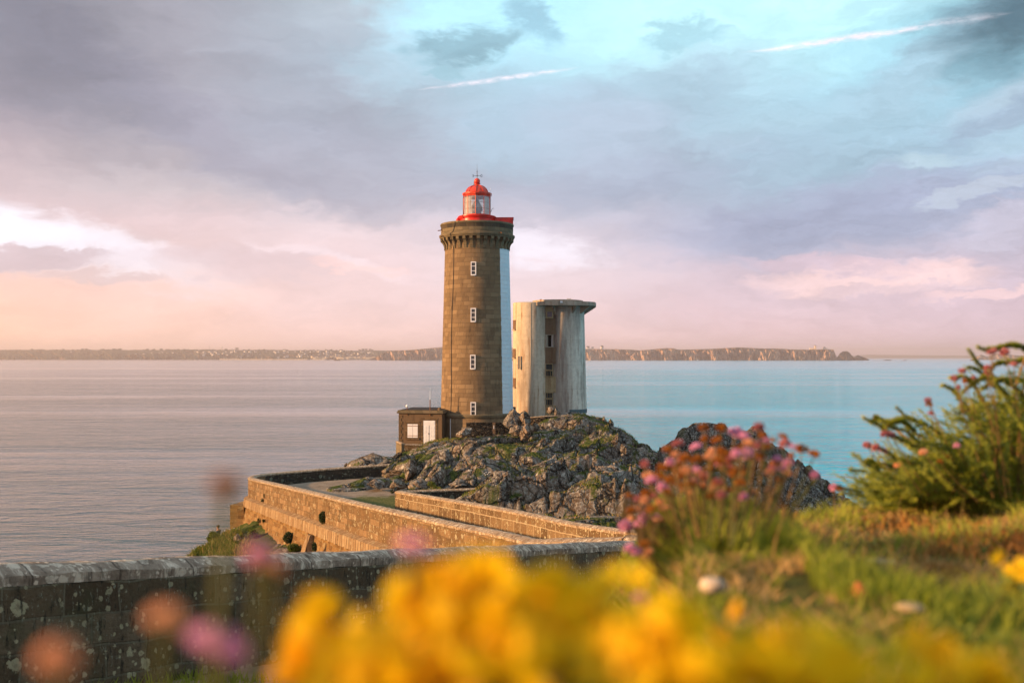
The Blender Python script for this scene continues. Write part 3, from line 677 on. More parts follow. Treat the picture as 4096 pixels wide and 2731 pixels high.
# second, darker outcrop
cp(2640, 1806, 112, .7); cp(2700, 1778, 116, .6); cp(2725, 1745, 118, .5); cp(2766, 1728, 119, .4); cp(2840, 1722, 119, .3); cp(2920, 1722, 119, .3); cp(3038, 1738, 119, .5); cp(3120, 1792, 120, .6); cp(3196, 1862, 121, .7); cp(3263, 1927, 122, .7); cp(3359, 1987, 124, .6); cp(3430, 2024, 127, .4); cp(3480, 2060, 128, .3)
cp(2800, 1820, 110, .9); cp(2950, 1850, 108, .9); cp(3080, 1880, 110, .9); cp(3150, 1950, 112, .8); cp(3250, 2000, 115, .7); cp(2750, 1900, 100, 1); cp(2900, 1980, 95, 1); cp(2750, 2000, 82, 1); cp(3000, 2080, 90, 1)
for px, d, z in ((2760, 127, 2), (2920, 129, 1), (3100, 129, -1), (3300, 131, -3), (2700, 134, -4), (2650, 120, -1), (3500, 124, -3), (3500, 112, -3), (3300, 95, -2), (3100, 75, 2), (2950, 60, 6), (3300, 60, 0)): cz((px - 2048) / FPX * d, d, z, .7)
cz(6.5, 42, 11.2, .8); cz(9, 40, 11.4, .8); cz(5, 47, 10.6, .9); cz(12, 38, 10.5, .6); cz(18, 45, 6, .5); cz(26, 60, -2, .5); cz(40, 80, -5, .3); cz(50, 120, -6, .2); cz(40, 140, -6, .2); cz(0, 145, -6, .2); cz(-30, 120, -6, .2); cz(-45, 60, -6, .2); cz(-45, 30, -6, .2); cz(14, 28, 12, .2); cz(24, 30, 8, .2); cz(35, 40, 0, .2)
CPA = np.array(CP)
def rbf_fit(P, v):
    D = np.hypot(P[:, None, 0] - P[None, :, 0], P[:, None, 1] - P[None, :, 1])
    n = len(P); A = np.zeros((n + 3, n + 3)); A[:n, :n] = D + np.eye(n) * -.02; A[:n, n] = 1; A[:n, n + 1:] = P; A[n, :n] = 1; A[n + 1:, :n] = P.T
    return np.linalg.solve(A, np.concatenate([v, np.zeros(3)]))
_wz = rbf_fit(CPA[:, :2], CPA[:, 2]); _wa = rbf_fit(CPA[:, :2], CPA[:, 3])
def rbf(w, x, y):
    x = np.asarray(x, float); y = np.asarray(y, float); sh = x.shape; x = x.ravel(); y = y.ravel(); out = np.empty(len(x))
    for i in range(0, len(x), 20000):
        xs = x[i:i + 20000]; ys = y[i:i + 20000]
        out[i:i + 20000] = np.hypot(xs[:, None] - CPA[None, :, 0], ys[:, None] - CPA[None, :, 1]) @ w[:-3] + w[-3] + w[-2] * xs + w[-1] * ys
    return out.reshape(sh)
def land(x, y):
    x = np.asarray(x, float); y = np.asarray(y, float)
    h = rbf(_wz, x, y); a = np.clip(rbf(_wa, x, y), 0, 1.3)
    ca, sa = math.cos(.5), math.sin(.5)
    wx = x + .7 * fbm(x * .5, y * .5, 5); wy = y + .7 * fbm(x * .5, y * .5, 9)
    u = wx * ca + wy * sa; v = -wx * sa + wy * ca
    b1, e1 = blocks(u / 4.6, v / 2.6, 11, 1.5)
    b2, e2 = blocks(u / 1.6, v / .9, 23, 1.4)
    b3, e3 = blocks(u / .5, v / .34, 37, 1.0)
    n = 1.8 * b1 + .55 * b2 + .07 * b3 + .18 * fbm(x * .9, y * .9, 3, 5, .55)
    n -= 1.1 * np.clip(1 - e1 / .10, 0, 1) + .30 * np.clip(1 - e2 / .10, 0, 1)
    h = h + a * n * .88
    return h
xs = np.concatenate([np.linspace(-46, -26, 30), np.linspace(-25.5, -15, 60), np.linspace(-14.8, 14.4, 240), np.linspace(14.6, 38, 120), np.linspace(39, 52, 14)])
ys = np.concatenate([np.linspace(24, 49, 60), np.linspace(49.5, 64.8, 90), np.linspace(65, 100, 300), np.linspace(100.3, 130, 150), np.linspace(131, 150, 20)])
X, Y = np.meshgrid(xs, ys); Z = land(X, Y)
# trim the land to stay below road and court surfaces
sA, zA = polyside(wall_far, X, Y); sB, zB = polyside(wall_in, X, Y)
mid = .5 * (zA + zB)
inside = (sA > -.35) & (sB < .35) & (Y < 65.3) & (X < 14)      # right of the outer wall (travel away from the camera) and left of the inner one
lim = np.where(inside, zB - 1.62, 99.0)
Z = np.minimum(Z, lim)
outer = (sA < -.2) & (sA > -4.5) & (Y > 33) & (Y < 64)
Z = np.where(outer, np.minimum(Z, zA - 3.0), Z)
hug = (sA < .6) & (sA > -.3) & (Y < 86)
Z = np.where(hug, np.minimum(Z, zA - 1.6), Z)
incourt = (sA > 0) & (rbf(_wz, X, Y) < 9.05) & (X < -4) & (X > -21) & (Y > 61) & (Y < 85.5)
Z = np.where(incourt, np.minimum(Z, 8.72), Z)
def hz(x, y):
    i = np.clip(np.searchsorted(xs, x) - 1, 0, len(xs) - 2); j = np.clip(np.searchsorted(ys, y) - 1, 0, len(ys) - 2)
    tx = (x - xs[i]) / (xs[i + 1] - xs[i]); ty = (y - ys[j]) / (ys[j + 1] - ys[j])
    return (Z[j, i] * (1 - tx) + Z[j, i + 1] * tx) * (1 - ty) + (Z[j + 1, i] * (1 - tx) + Z[j + 1, i + 1] * tx) * ty
# sideways wobble makes faces break like stone
A_ = np.clip(rbf(_wa, X, Y), 0, 1.2)
DX = X + A_ * .10 * fbm(Z * 1.1 + X * .3, Y * .7, 61, 4, .6); DY = Y + A_ * .10 * fbm(Z * 1.3 + Y * .3, X * .8, 71, 4, .6)
ny, nx = X.shape
idx = np.arange(nx * ny).reshape(ny, nx)
F = np.stack([idx[:-1, :-1], idx[:-1, 1:], idx[1:, 1:], idx[1:, :-1]], -1).reshape(-1, 4)
V = np.stack([DX, DY, Z], -1).reshape(-1, 3)
fc = V[F].mean(1)
isdark = (fc[:, 1] > 104) & (fc[:, 0] > 13)
isslope = (fc[:, 0] < -14.5) & (fc[:, 1] < 78) | (fc[:, 1] < 48) & (fc[:, 0] < -3)
o = mesh_np('rocky_headland', V, F, M['rock'])
o.data.materials.append(M['rock_dark']); o.data.materials.append(M['slope'])
o.data.polygons.foreach_set('material_index', (isdark * 1 + (isslope & ~isdark) * 2).astype(np.int32))
tag(o, kind='structure')

# ------------------------------------------------------------------ sea
yv = np.concatenate([[-300, -50], np.linspace(0, 400, 21), [700, 1500, 4000, 12000, 45000, 120000]])
xv = np.array([-90000, -20000, -4000, -800, -200, 0, 200, 800, 4000, 20000, 90000.])
XX, YY = np.meshgrid(xv, yv); n1_, n0_ = XX.shape; ii = np.arange(n0_ * n1_).reshape(n1_, n0_)
tag(mesh_np('sea', np.stack([XX, YY, XX * 0], -1).reshape(-1, 3), np.stack([ii[:-1, :-1], ii[:-1, 1:], ii[1:, 1:], ii[1:, :-1]], -1).reshape(-1, 4), M['sea']), kind='structure')

# ------------------------------------------------------------------ court and road surfaces
court = [(-19.2, 75.0), (-18.4, 78.3), (-16.4, 80.6), (-12, 83.6), (-9.6, 85), (-5, 84), (-5.4, 70), (-6.0, 66.2), (-8.2, 66.3), (-9.4, 64), (-13.5, 62.2)]
o = mesh_np('courtyard', [(x, y, 8.9) for x, y in court], [list(range(len(court)))], M['gravel']); tag(o, kind='structure')
pa = resample(wall_far[::-1], .8)
ia = [i for i, p in enumerate(pa) if p[1] < 66 and i > 10]
mbr = MB(); Lh = []
for i in ia[:: 1]:
    a = pa[i]; d, zb = polyside(wall_in, np.array([a[0]]), np.array([a[1]]))
    j = np.argmin(np.hypot(wall_in[:, 0] - a[0], wall_in[:, 1] - a[1])); b = wall_in[j]
    Lh.append((a, b))
Vr = []
for a, b in Lh:
    Vr += [(a[0], a[1], b[2] - 1.33), (b[0], b[1], b[2] - 1.35)]
o = mesh_np('road', Vr, [[2 * i, 2 * i + 1, 2 * i + 3, 2 * i + 2] for i in range(len(Lh) - 1)], M['road']); tag(o, kind='structure')

# near roadway inside the near wall, down to the bend
nd2 = (C0 - near0)[:2]; nd2 /= np.linalg.norm(nd2); nr2 = np.array([nd2[1], -nd2[0]])
def zroad(x, y):
    s = ((x - near0[0]) * nd2[0] + (y - near0[1]) * nd2[1]); L = np.linalg.norm((C0 - near0)[:2])
    return near0[2] - 1.5 + (C0[2] - near0[2]) * np.clip(s / L, -.6, 1.05) - CAMZ
def smax(a, b, k=.25): return .5 * (a + b + np.sqrt((a - b) ** 2 + k * k))
def near_hill(x, y):
    """height relative to the camera"""
    z = -.222 - .074 * y + .15 * np.clip(x - .72, 0, 3)
    side = np.clip(.06 + .13 * y - x, 0, None)
    z = z - 1.05 * side - .25 * np.clip(side, 0, .6) ** 2
    z = z - .50 * np.clip(y - 2.45, 0, None)
    z = z - .5 * np.clip(-y - .3, 0, None)
    return z
def near_ground(x, y, detail=True):
    x = np.asarray(x, float); y = np.asarray(y, float)
    z = smax(near_hill(x, y), zroad(x, y) - .02, .3)
    if detail: z = z + .05 * fbm(x * 1.4, y * 1.4, 47) + .035 * fbm(x * 4, y * 4, 41) + .012 * fbm(x * 14, y * 14, 43)
    s, zz = polyside(np.vstack([near_path, turn[:1]]), x, y)
    # outside the near wall the ground falls away
    z = np.where(s < -.1, np.minimum(z, zz - CAMZ - 1.5 + .8 * (s)), z)
    return z + CAMZ
gx = np.concatenate([np.linspace(-30, -3, 60), np.linspace(-2.9, 4.4, 180), np.linspace(4.6, 30, 60)])
gy = np.concatenate([np.linspace(-6, -1, 12), np.linspace(-.9, 5.4, 160), np.linspace(5.6, 34, 90)])
GX, GY = np.meshgrid(gx, gy); GZ = near_ground(GX, GY)
sB, zB = polyside(wall_in, GX, GY); sA, zA = polyside(wall_far, GX, GY)
GZ = np.where((sB > .2) & (GY > 22), np.minimum(GZ, zB - .9), GZ)
GZ = np.where((GY > 24) & (sA < .25) & (sA > -40), np.minimum(GZ, zA - 3 - .3 * np.abs(sA)), GZ)
GZ = np.where((GY > 26), np.minimum(GZ, np.minimum(zA, zB) - 1.25), GZ)
ny, nx = GX.shape; idx = np.arange(nx * ny).reshape(ny, nx)
o = mesh_np('hillside_ground', np.stack([GX, GY, GZ], -1).reshape(-1, 3), np.stack([idx[:-1, :-1], idx[:-1, 1:], idx[1:, 1:], idx[1:, :-1]], -1).reshape(-1, 4), M['earth'], smooth=True)
tag(o, kind='structure')
def gz(x, y): return float(near_ground(np.array([x]), np.array([y]))[0])
np_ = resample(wall_near, .5); mbn = []
for p in np_:
    for k, off in enumerate((.2, 1.4, 2.8, 4.2)):
        q = p[:2] + nr2 * off; mbn.append((q[0], q[1], zroad(q[0], q[1]) + CAMZ + .05))
o = mesh_np('near_road', mbn, [[i * 4 + k, i * 4 + k + 1, (i + 1) * 4 + k + 1, (i + 1) * 4 + k] for i in range(len(np_) - 1) for k in range(3)], M['road']); tag(o, kind='structure')

# ------------------------------------------------------------------ walls
def cop_prof(w, h, ov):
    a = w / 2 + ov
    return [(-a, -h), (-a - .005, -h * .45), (-a * .82, -.06), (-a * .45, -.012), (0, 0), (a * .45, -.012), (a * .82, -.06), (a + .005, -h * .45), (a, -h)]
def wall(name, label, cat, path, w, h, ch, bodymat, copmat, ov=.03, step=.35, lump=.015, u=.0, group=None):
    pth = resample(path, step); base_ = pth[0].copy(); base_[2] -= h
    t_ = empty(name, base_, label, cat, group)
    MB().sweep(pth, cop_prof(w, ch, ov), lump=lump, u0=u).build('coping', copmat, t_, autosm=50)
    body = MB().sweep(pth - np.array([0, 0, ch]), [(-w / 2, -(h - ch)), (-w / 2, 0), (w / 2, 0), (w / 2, -(h - ch))], u0=u)
    body.build('wall_face', bodymat, t_)
    return t_, pth
wall('stone_wall', 'dark lichen-spotted stone wall with rounded coping running along the road in the foreground', 'wall', wall_near, .52, 2.2, .2, M['near_wall'], M['coping_near'], ov=.0, step=.3, lump=.02)
ow, pth = wall('stone_wall', 'long ochre stone parapet of the causeway ending in a rounded bastion around the courtyard', 'wall', wall_far, .55, 1.75, .17, M['viaduct'], M['coping_far'])
# on its seaward side: string course and battered retaining wall (left of travel = negative offset)
i0 = int(np.argmin(np.abs(pth[:, 1] - 34))); i1 = int(np.argmax((pth[:, 1] > 83)))
seg = pth[i0:i1].copy()
mb = MB().sweep(seg - np.array([0, 0, 1.5]), [(-.22, -.72), (-.60, -.66), (-.58, -.10), (-.22, .04)], lump=.03); mb.build('string_course', M['strip_course'], ow)
mb = MB().sweep(seg - np.array([0, 0, 2.2]), [(-.10, -7.0), (-1.75, -7.0), (-1.05, -3.2), (-.42, 0), (-.10, 0)]); mb.build('retaining_wall', M['retaining'], ow)
# buttress on the retaining wall
def along(px, path):
    a = path[:, 0] / path[:, 1] - (px - 2048) / FPX; j = [i for i in range(len(a) - 1) if a[i] * a[i + 1] <= 0 and path[i, 1] < 76]
    return j[0]
j = along(1283, seg); p = seg[j]; d = seg[j + 1][:2] - seg[j][:2]; d /= np.linalg.norm(d); nl = np.array([-d[1], d[0]])
mb = MB(); V = []
for s_, off, dz in ((-.55, .35, -2.2), (.1, .35, -2.2), (.25, .3, -6.5), (-1.3, .3, -6.5)):
    for e in (0, 1):
        q = p[:2] + d * s_ + nl * (off + (.35 if e else 0) + (0 if dz > -3 else 1.6)); V.append((q[0], q[1], p[2] + dz))
mb.add(V, [[0, 2, 4, 6], [7, 5, 3, 1], [0, 1, 3, 2], [2, 3, 5, 4], [4, 5, 7, 6], [6, 7, 1, 0]], [(v[0] * .7, v[2]) for v in V]); mb.build('buttress', M['strip_course'], ow)
# projecting block at the far left of the bastion
q = W(980, 2060, 76.8)
MB().box((q[0], q[1], q[2] - 1.0), (1.15, 2.6, 3.9), rz=R(-12)).build('end_pier', M['retaining'], ow)

wall_b, _ = wall('stone_wall', 'straight inner causeway wall of large lichened blocks between bridge road and rock slope', 'wall', wall_in, .5, 1.75, .16, M['parapet_panel'], M['coping_far'])

# ------------------------------------------------------------------ lighthouse
D = 101.0; S = D / FPX
cx0 = (1908 - 2048) / FPX * D; c0 = (cx0, D)
def zz(py, d=D): return float(W(2048, py, d)[2])
def rr(px): return px * S
base_z = 10.4
lh = empty('lighthouse', (cx0, D, base_z), 'tall tapering brown granite lighthouse with white stripe and red lantern room', 'lighthouse')
a0, a1 = R(45.9), R(128)
prof = [(rr(144.5 - (1654 - py) * (144.5 - 128.5) / 651.0), zz(py)) for py in np.linspace(1662, 1003, 12)]
MB().lathe(prof, c0, 96).build('tower_shaft', M['tower'], lh, autosm=40)
mbs = MB(); zs_ = np.arange(prof[0][1], prof[-1][1], .43)
for k, z0 in enumerate(zs_):
    z1 = min(z0 + .43, prof[-1][1]); f_ = lambda z: np.interp(z, [prof[0][1], prof[-1][1]], [prof[0][0], prof[-1][0]]) + .012
    mbs.lathe([(f_(z0), z0), (f_(z1), z1)], c0, 18, a0 + R(random.uniform(-.45, .45)), a1)
mbs.build('white_stripe', M['white_stripe'], lh, autosm=40)
MB().lathe([(rr(147), base_z - 1), (rr(147), zz(1664)), (rr(146.5), zz(1663))], c0, 96).build('plinth', M['tower'], lh, autosm=40)
MB().lathe([(rr(144), zz(1668)), (rr(149), zz(1664)), (rr(151.5), zz(1658)), (rr(151.5), zz(1652)), (rr(144), zz(1648))], c0, 96).build('ledge', M['trim'], lh, autosm=40)
MB().lathe([(rr(128.6), zz(1003)), (rr(128.6), zz(955))], c0, 96).build('corbel_band', M['tower'], lh, autosm=40)
NC = 32
for k in range(NC):
    a = 2 * math.pi * (k + .35) / NC; s, c = math.sin(a), -math.cos(a)
    mb = MB(); w = .155
    prof_c = [(rr(128), zz(1004)), (rr(131.5), zz(1003)), (rr(132), zz(992)), (rr(134), zz(984)), (rr(139), zz(975)), (rr(146), zz(969)), (rr(147), zz(958)), (rr(128), zz(958))]
    V = []
    for sd in (-w, w):
        for r, z in prof_c: V.append((c0[0] + s * r - c * sd, c0[1] + c * r + s * sd, z))
    n = len(prof_c); F = [list(range(n))[::-1], list(range(n, 2 * n))] + [[i, (i + 1) % n, n + (i + 1) % n, n + i] for i in range(n)]
    mb.add(V, F, [((v[0] + v[1]), v[2]) for v in V]); mb.build('corbel', M['trim'], lh)
MB().lathe([(rr(128), zz(959)), (rr(147.5), zz(959)), (rr(149), zz(955)), (rr(151.5), zz(951)), (rr(151.5), zz(946)), (rr(147), zz(944)), (rr(145), zz(941)), (rr(144.4), zz(941))], c0, 96).build('cornice', M['trim'], lh, autosm=30)
MB().lathe([(rr(144.2), zz(942)), (rr(144.2), zz(923))], c0, 96).build('parapet', M['trim'], lh, autosm=40)
MB().lathe([(rr(144.4), zz(923.5)), (rr(144.8), zz(908))], c0, 96).build('dark_course', M['dark_course'], lh, autosm=40)
MB().lathe([(rr(144), zz(909)), (rr(147), zz(907)), (rr(147.5), zz(903)), (rr(146), zz(900)), (rr(132), zz(899)), (rr(132), zz(925))], c0, 96).build('parapet_coping', M['trim'], lh, autosm=30)
MB().lathe([(rr(132.5), zz(922)), (0.01, zz(921))], c0, 64).build('gallery_floor', M['trim'], lh)
# red watch room, box, vent
wr = MB().lathe([(rr(69), zz(922)), (rr(69), zz(880)), (rr(72), zz(877)), (rr(73), zz(873)), (rr(76), zz(871)), (rr(76), zz(867.5)), (rr(60), zz(865)), (rr(53), zz(864)), (.01, zz(864))], c0, 64).build('watch_room', M['red_paint'], lh, autosm=30)
bx = (2013 - 1908) * S; MB().box((cx0 + bx, D + .9, (zz(920) + zz(872)) / 2), (2.02, 1.9, zz(872) - zz(920))).build('equipment_box', M['red_paint'], lh, bevel=.02)
MB().box((cx0 + bx + .01, D + .9, zz(871)), (2.1, 2.0, .07)).build('box_lid', M['red_paint'], lh)
MB().lathe([(.17, zz(921)), (.17, zz(886)), (.21, zz(885)), (.21, zz(882)), (.15, zz(877)), (.06, zz(874)), (.05, zz(871)), (.01, zz(870.5))], (cx0 - 76 * S, D - .3), 20).build('ventilator', M['red_paint'], lh, autosm=40)
# lantern: ten sides
def poly_r(r, k, n=10, off=R(-4.1)): a = off + 2 * math.pi * k / n; return (c0[0] + r * math.sin(a), c0[1] - r * math.cos(a))
rl = rr(54.5)
ln = MB().lathe([(rl, zz(866)), (rl, zz(861.5)), (rl - .06, zz(861.5)), (rl - .06, zz(866))], c0, 10, R(-4.1), R(355.9)).build('lantern_sill', M['red_dome'], lh)
for k in range(10):
    x, y = poly_r(rl, k); MB().tube([(x, y, zz(864)), (x, y, zz(789))], .038, 6).build('mullion', M['red_dome'], lh)
    x2, y2 = poly_r(rl, k + 1); f = lambda u, z: (x + (x2 - x) * u, y + (y2 - y) * u, z)
    o = mesh_np('lantern_pane', [f(.03, zz(862)), f(.97, zz(862)), f(.97, zz(790)), f(.03, zz(790))], [[0, 1, 2, 3]], M['lantern_glass'], lh)
    MB().tube([f(0, zz(839)), f(1, zz(839))], .012, 4).build('glazing_bar', M['rust_iron'], lh)
    MB().tube([f(0, zz(815)), f(1, zz(815))], .012, 4).build('glazing_bar', M['rust_iron'], lh)
# pale screens inside and the lens
ln_in = MB().lathe([(rl - .18, zz(862)), (rl - .18, zz(792))], c0, 24, R(-100), R(-26)); ln_in.build('curtain', M['curtain'], lh, autosm=60)
MB().lathe([(rl - .18, zz(862)), (rl - .18, zz(792))], c0, 24, R(40), R(115)).build('curtain', M['curtain'], lh, autosm=60)
MB().lathe([(.42, zz(864)), (.50, zz(848)), (.62, zz(842)), (.60, zz(832)), (.46, zz(820)), (.28, zz(808)), (.16, zz(803)), (.14, zz(797)), (.01, zz(796))], (c0[0] - .05, c0[1]), 28).build('lens', M['lens'], lh, autosm=50)
MB().lathe([(rr(60), zz(778)), (rr(59.5), zz(783)), (rr(57), zz(785)), (rr(56), zz(789)), (rr(52), zz(791)), (rr(52), zz(780))], c0, 10, R(-4.1), R(355.9)).build('lantern_eave', M['red_dome'], lh)
mb = MB()
for k in range(60):
    a = 2 * math.pi * k / 60; x, y = c0[0] + rr(58) * math.sin(a), c0[1] - rr(58) * math.cos(a); mb.box((x, y, zz(779.3)), (.07, .05, .10), rz=a)
tmp = mb
MB().lathe([(rr(58.6), zz(780)), (rr(59), zz(775)), (rr(58), zz(775)), (rr(57.5), zz(780))], c0, 40).build('eave_crest', M['red_dome'], lh)
dome = [(rr(57), zz(779)), (rr(50), zz(778)), (rr(47), zz(774)), (rr(45), zz(768)), (rr(41), zz(760)), (rr(34), zz(752.5)), (rr(24), zz(746.5)), (rr(15), zz(743.5)), (rr(11), zz(742)), (rr(9), zz(739)), (rr(9), zz(738)), (rr(13), zz(737)), (rr(13), zz(735.5)), (rr(9), zz(735))]
dm = MB().lathe(dome, c0, 40).build('dome_roof', M['red_dome'], lh, autosm=35)
for k in range(10):
    a = R(-4.1) + 2 * math.pi * k / 10
    MB().tube([(c0[0] + (r + .02) * math.sin(a), c0[1] - (r + .02) * math.cos(a), z + .02) for r, z in dome[2:9]], .03, 5).build('rib', M['red_dome'], dm)
ball = [(rr(12.3) * math.sin(q) + (.02 if q in (0,) else 0), zz(725.5) - rr(12.3) * math.cos(q)) for q in np.linspace(.25, math.pi - .02, 14)]
MB().lathe(ball, c0, 28).build('finial_ball', M['red_dome'], lh, smooth=True)
MB().lathe([(rr(13), zz(733.5)), (rr(13.4), zz(732.8)), (rr(13), zz(732))], c0, 28).build('finial_collar', M['red_paint'], lh)
wv = MB().tube([(cx0, D, zz(714)), (cx0, D, zz(690)), (cx0, D, zz(688)), (cx0, D, zz(655))], [.035, .03, .02, .008], 6).build('weather_vane', M['iron'], lh)
MB().lathe([(.01, zz(690)), (.05, zz(688)), (.05, zz(686)), (.01, zz(684))], c0, 10).build('vane_knob', M['iron'], wv)
MB().tube([(cx0 - rr(15), D, zz(704)), (cx0 + rr(15), D, zz(704))], .018, 5).build('cross_arm', M['iron'], wv)
MB().tube([(cx0, D - rr(14), zz(704)), (cx0, D + rr(14), zz(704))], .018, 5).build('cross_arm', M['iron'], wv)
e = MB(); ex = cx0 - rr(16.5)
for dz in (-.11, 0, .11): e.box((ex - (.0), D, zz(704) + dz), (.11, .03, .03))
e.box((ex + .055, D, zz(704)), (.03, .032, .256))
e.build('letter', M['iron'], wv)
MB().tube([(cx0 + rr(17.5) + .075 * math.cos(q), D, zz(704) + .12 * math.sin(q)) for q in np.linspace(0, 2 * math.pi, 17)], .022, 5, cap=False).build('letter', M['iron'], wv)
MB().tube([(cx0 - rr(5), D - .2, zz(706)), (cx0 + rr(4), D + .2, zz(700))], .02, 4).build('arrow', M['iron'], wv)
# fittings on the lantern
MB().tube([(cx0 + rr(55), D - .6, zz(864)), (cx0 + rr(55), D - .6, zz(757))], .014, 4).build('aerial', M['white_paint'], lh)
sa = MB().tube([(cx0 + rr(55), D - .6, zz(853)), (cx0 + rr(58), D - .6, zz(846)), (cx0 + rr(62), D - .6, zz(838)), (cx0 + rr(68), D - .6, zz(837))], .025, 5).build('bracket_arm', M['iron'], lh)
# lightning cable from the ball down the tower
cab = [(cx0 - rr(11), D - .1, zz(722))]
for r, z, a in ((rr(14), zz(742), -80), (rr(36), zz(755), -62), (rr(48), zz(772), -55), (rr(61), zz(781), -58), (rr(58), zz(800), -72), (rr(57), zz(862), -75), (rr(78), zz(868), -48), (rr(71), zz(880), -45), (rr(72), zz(896), -43), (rr(133), zz(899), -34), (rr(149), zz(904), -33.5), (rr(146), zz(925), -36), (rr(146), zz(940), -38), (rr(153.5), zz(948), -41), (rr(150), zz(960), -41.5), (rr(134), zz(1000), -42)):
    cab.append((c0[0] + r * math.sin(R(a)), c0[1] - r * math.cos(R(a)), z))
for py in np.linspace(1005, 1646, 24):
    r = rr(144.5 - (1654 - py) * (16) / 651.0) + .03; a = R(-43.3 + 1.2 * math.sin(py * .013)); cab.append((c0[0] + r * math.sin(a), c0[1] - r * math.cos(a), zz(py)))
MB().tube(cab, .028, 5).build('cable', M['iron'], lh)
a = R(-42); r = rr(148.5); MB().tube([(c0[0] + r * math.sin(a), c0[1] - r * math.cos(a), zz(1667)), (c0[0] + r * math.sin(a), c0[1] - r * math.cos(a), zz(1748))], .05, 8).build('downpipe', M['white_paint'], lh)
for a, py in ((-70, 927), (38, 944), (-60, 953)):
    a = R(a); r = rr(145); MB().tube([(c0[0] + r * math.sin(a), c0[1] - r * math.cos(a), zz(py)), (c0[0] + (r + .45) * math.sin(a), c0[1] - (r + .45) * math.cos(a), zz(py + 3))], .05, 6).build('spout', M['rust_iron'], lh)
def tower_window(px, y0, y1):
    zc = (zz(y0) + zz(y1)) / 2; h = zz(y0) - zz(y1); r = rr(144.5 - (1654 - (y0 + y1) / 2) * 16 / 651.0); w = 21 * S
    a = math.asin((px - 1908) / (r / S)); ux, uy = math.cos(a), math.sin(a); nx_, ny_ = math.sin(a), -math.cos(a)
    ctr = np.array([c0[0] + nx_ * r, c0[1] + ny_ * r])
    fr = MB()
    def bx_(du, dz, sx, sz, out, th): fr.box((ctr[0] + ux * du + nx_ * out, ctr[1] + uy * du + ny_ * out, zc + dz), (sx, th, sz), rz=a)
    bx_(-w / 2 + .045, 0, .09, h, .03, .14); bx_(w / 2 - .045, 0, .09, h, .03, .14)
    bx_(0, h / 2 - .05, w - .18, .10, .028, .136); bx_(0, -h / 2 + .06, w - .18, .12, .04, .17)
    for q in (-.17, .17): bx_(0, q * h + .01, w - .18, .055, .025, .12)
    f = fr.build('window', M['white_paint'], lh)
    g = MB(); g.box((ctr[0] + nx_ * .02, ctr[1] + ny_ * .02, zc), (w - .1, .06, h - .1), rz=a); g.build('pane', M['glass'], f)
for px, y0, y1 in ((1899, 1059, 1113), (1898.5, 1238.5, 1293), (1897, 1419, 1475.5), (1898.7, 1601, 1655)): tower_window(px, y0, y1)

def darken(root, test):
    """court side of the parapets: its shade is put in as a darker stone colour"""
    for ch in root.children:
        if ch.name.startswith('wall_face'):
            me = ch.data; me.materials.append(M['shade_wall']); off = np.array(root.location)
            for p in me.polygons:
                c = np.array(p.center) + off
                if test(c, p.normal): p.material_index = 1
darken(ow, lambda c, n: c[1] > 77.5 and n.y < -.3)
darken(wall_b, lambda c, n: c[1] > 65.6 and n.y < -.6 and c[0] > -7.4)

# ------------------------------------------------------------------ annex building beside the tower
an = empty('annex_building', W(1680, 1776, 97.5), 'small flat-roofed brown annex with white door and shutters beside the lighthouse', 'building')
def pl(px, d): return W(px, HY, d)[:2]
fl = pl(1595.5, 97.6); fr_ = pl(1768, 97.0); dirf = (fr_ - fl) / np.linalg.norm(fr_ - fl); nf = np.array([dirf[1], -dirf[0]]); wlen = np.linalg.norm(fr_ - fl)
zt = W(0, 1653, 97.4)[2]; zb = 9.3; dep = 5.2
bl = fl - nf * dep; brr = fr_ - nf * dep
MB().prism([tuple(fl), tuple(fr_), tuple(brr), tuple(bl)], zb, zt).build('wall', M['annex'], an)
rzf = math.atan2(dirf[1], dirf[0])
def onf(px, out=0.0):          # point on the facade by picture column
    r = ray(px, HY); det = r[0] * (-dirf[1]) + r[1] * dirf[0]; s = (fl[0] * (-dirf[1]) + fl[1] * dirf[0]) / det
    return np.array([r[0] * s, r[1] * s]) + nf * out
def zf(py): return W(1680, py, 97.4)[2]
def fbox(mb, x0, x1, y0, y1, out, th):
    a = onf(x0); b = onf(x1); c = (a + b) / 2 + nf * (out - th / 2); mb.box((c[0], c[1], (zf(y0) + zf(y1)) / 2), (np.linalg.norm(b - a), th, zf(y0) - zf(y1)), rz=rzf); return mb
ce = (fl + fr_) / 2 - nf * dep / 2
MB().box((ce[0], ce[1], zt + .09), (wlen + .34, dep + .34, .18), rz=rzf).build('cornice', M['trim'], an, bevel=.04)
MB().box((ce[0], ce[1], zt + .245), (wlen + .22, dep + .22, .13), rz=rzf).build('roof_edge', M['trim'], an, bevel=.03)
MB().box((ce[0], ce[1], zt + .33), (wlen - .3, dep - .3, .06), rz=rzf).build('roof', M['roof_felt'], an)
for k in range(9):
    y0 = 1661 + k * 12; MB_ = fbox(MB(), 1595.2, 1611 - (k % 2) * 5, y0, y0 + 11.2, .035, .05); MB_.build('quoin', M['quoin'], an, bevel=.012)
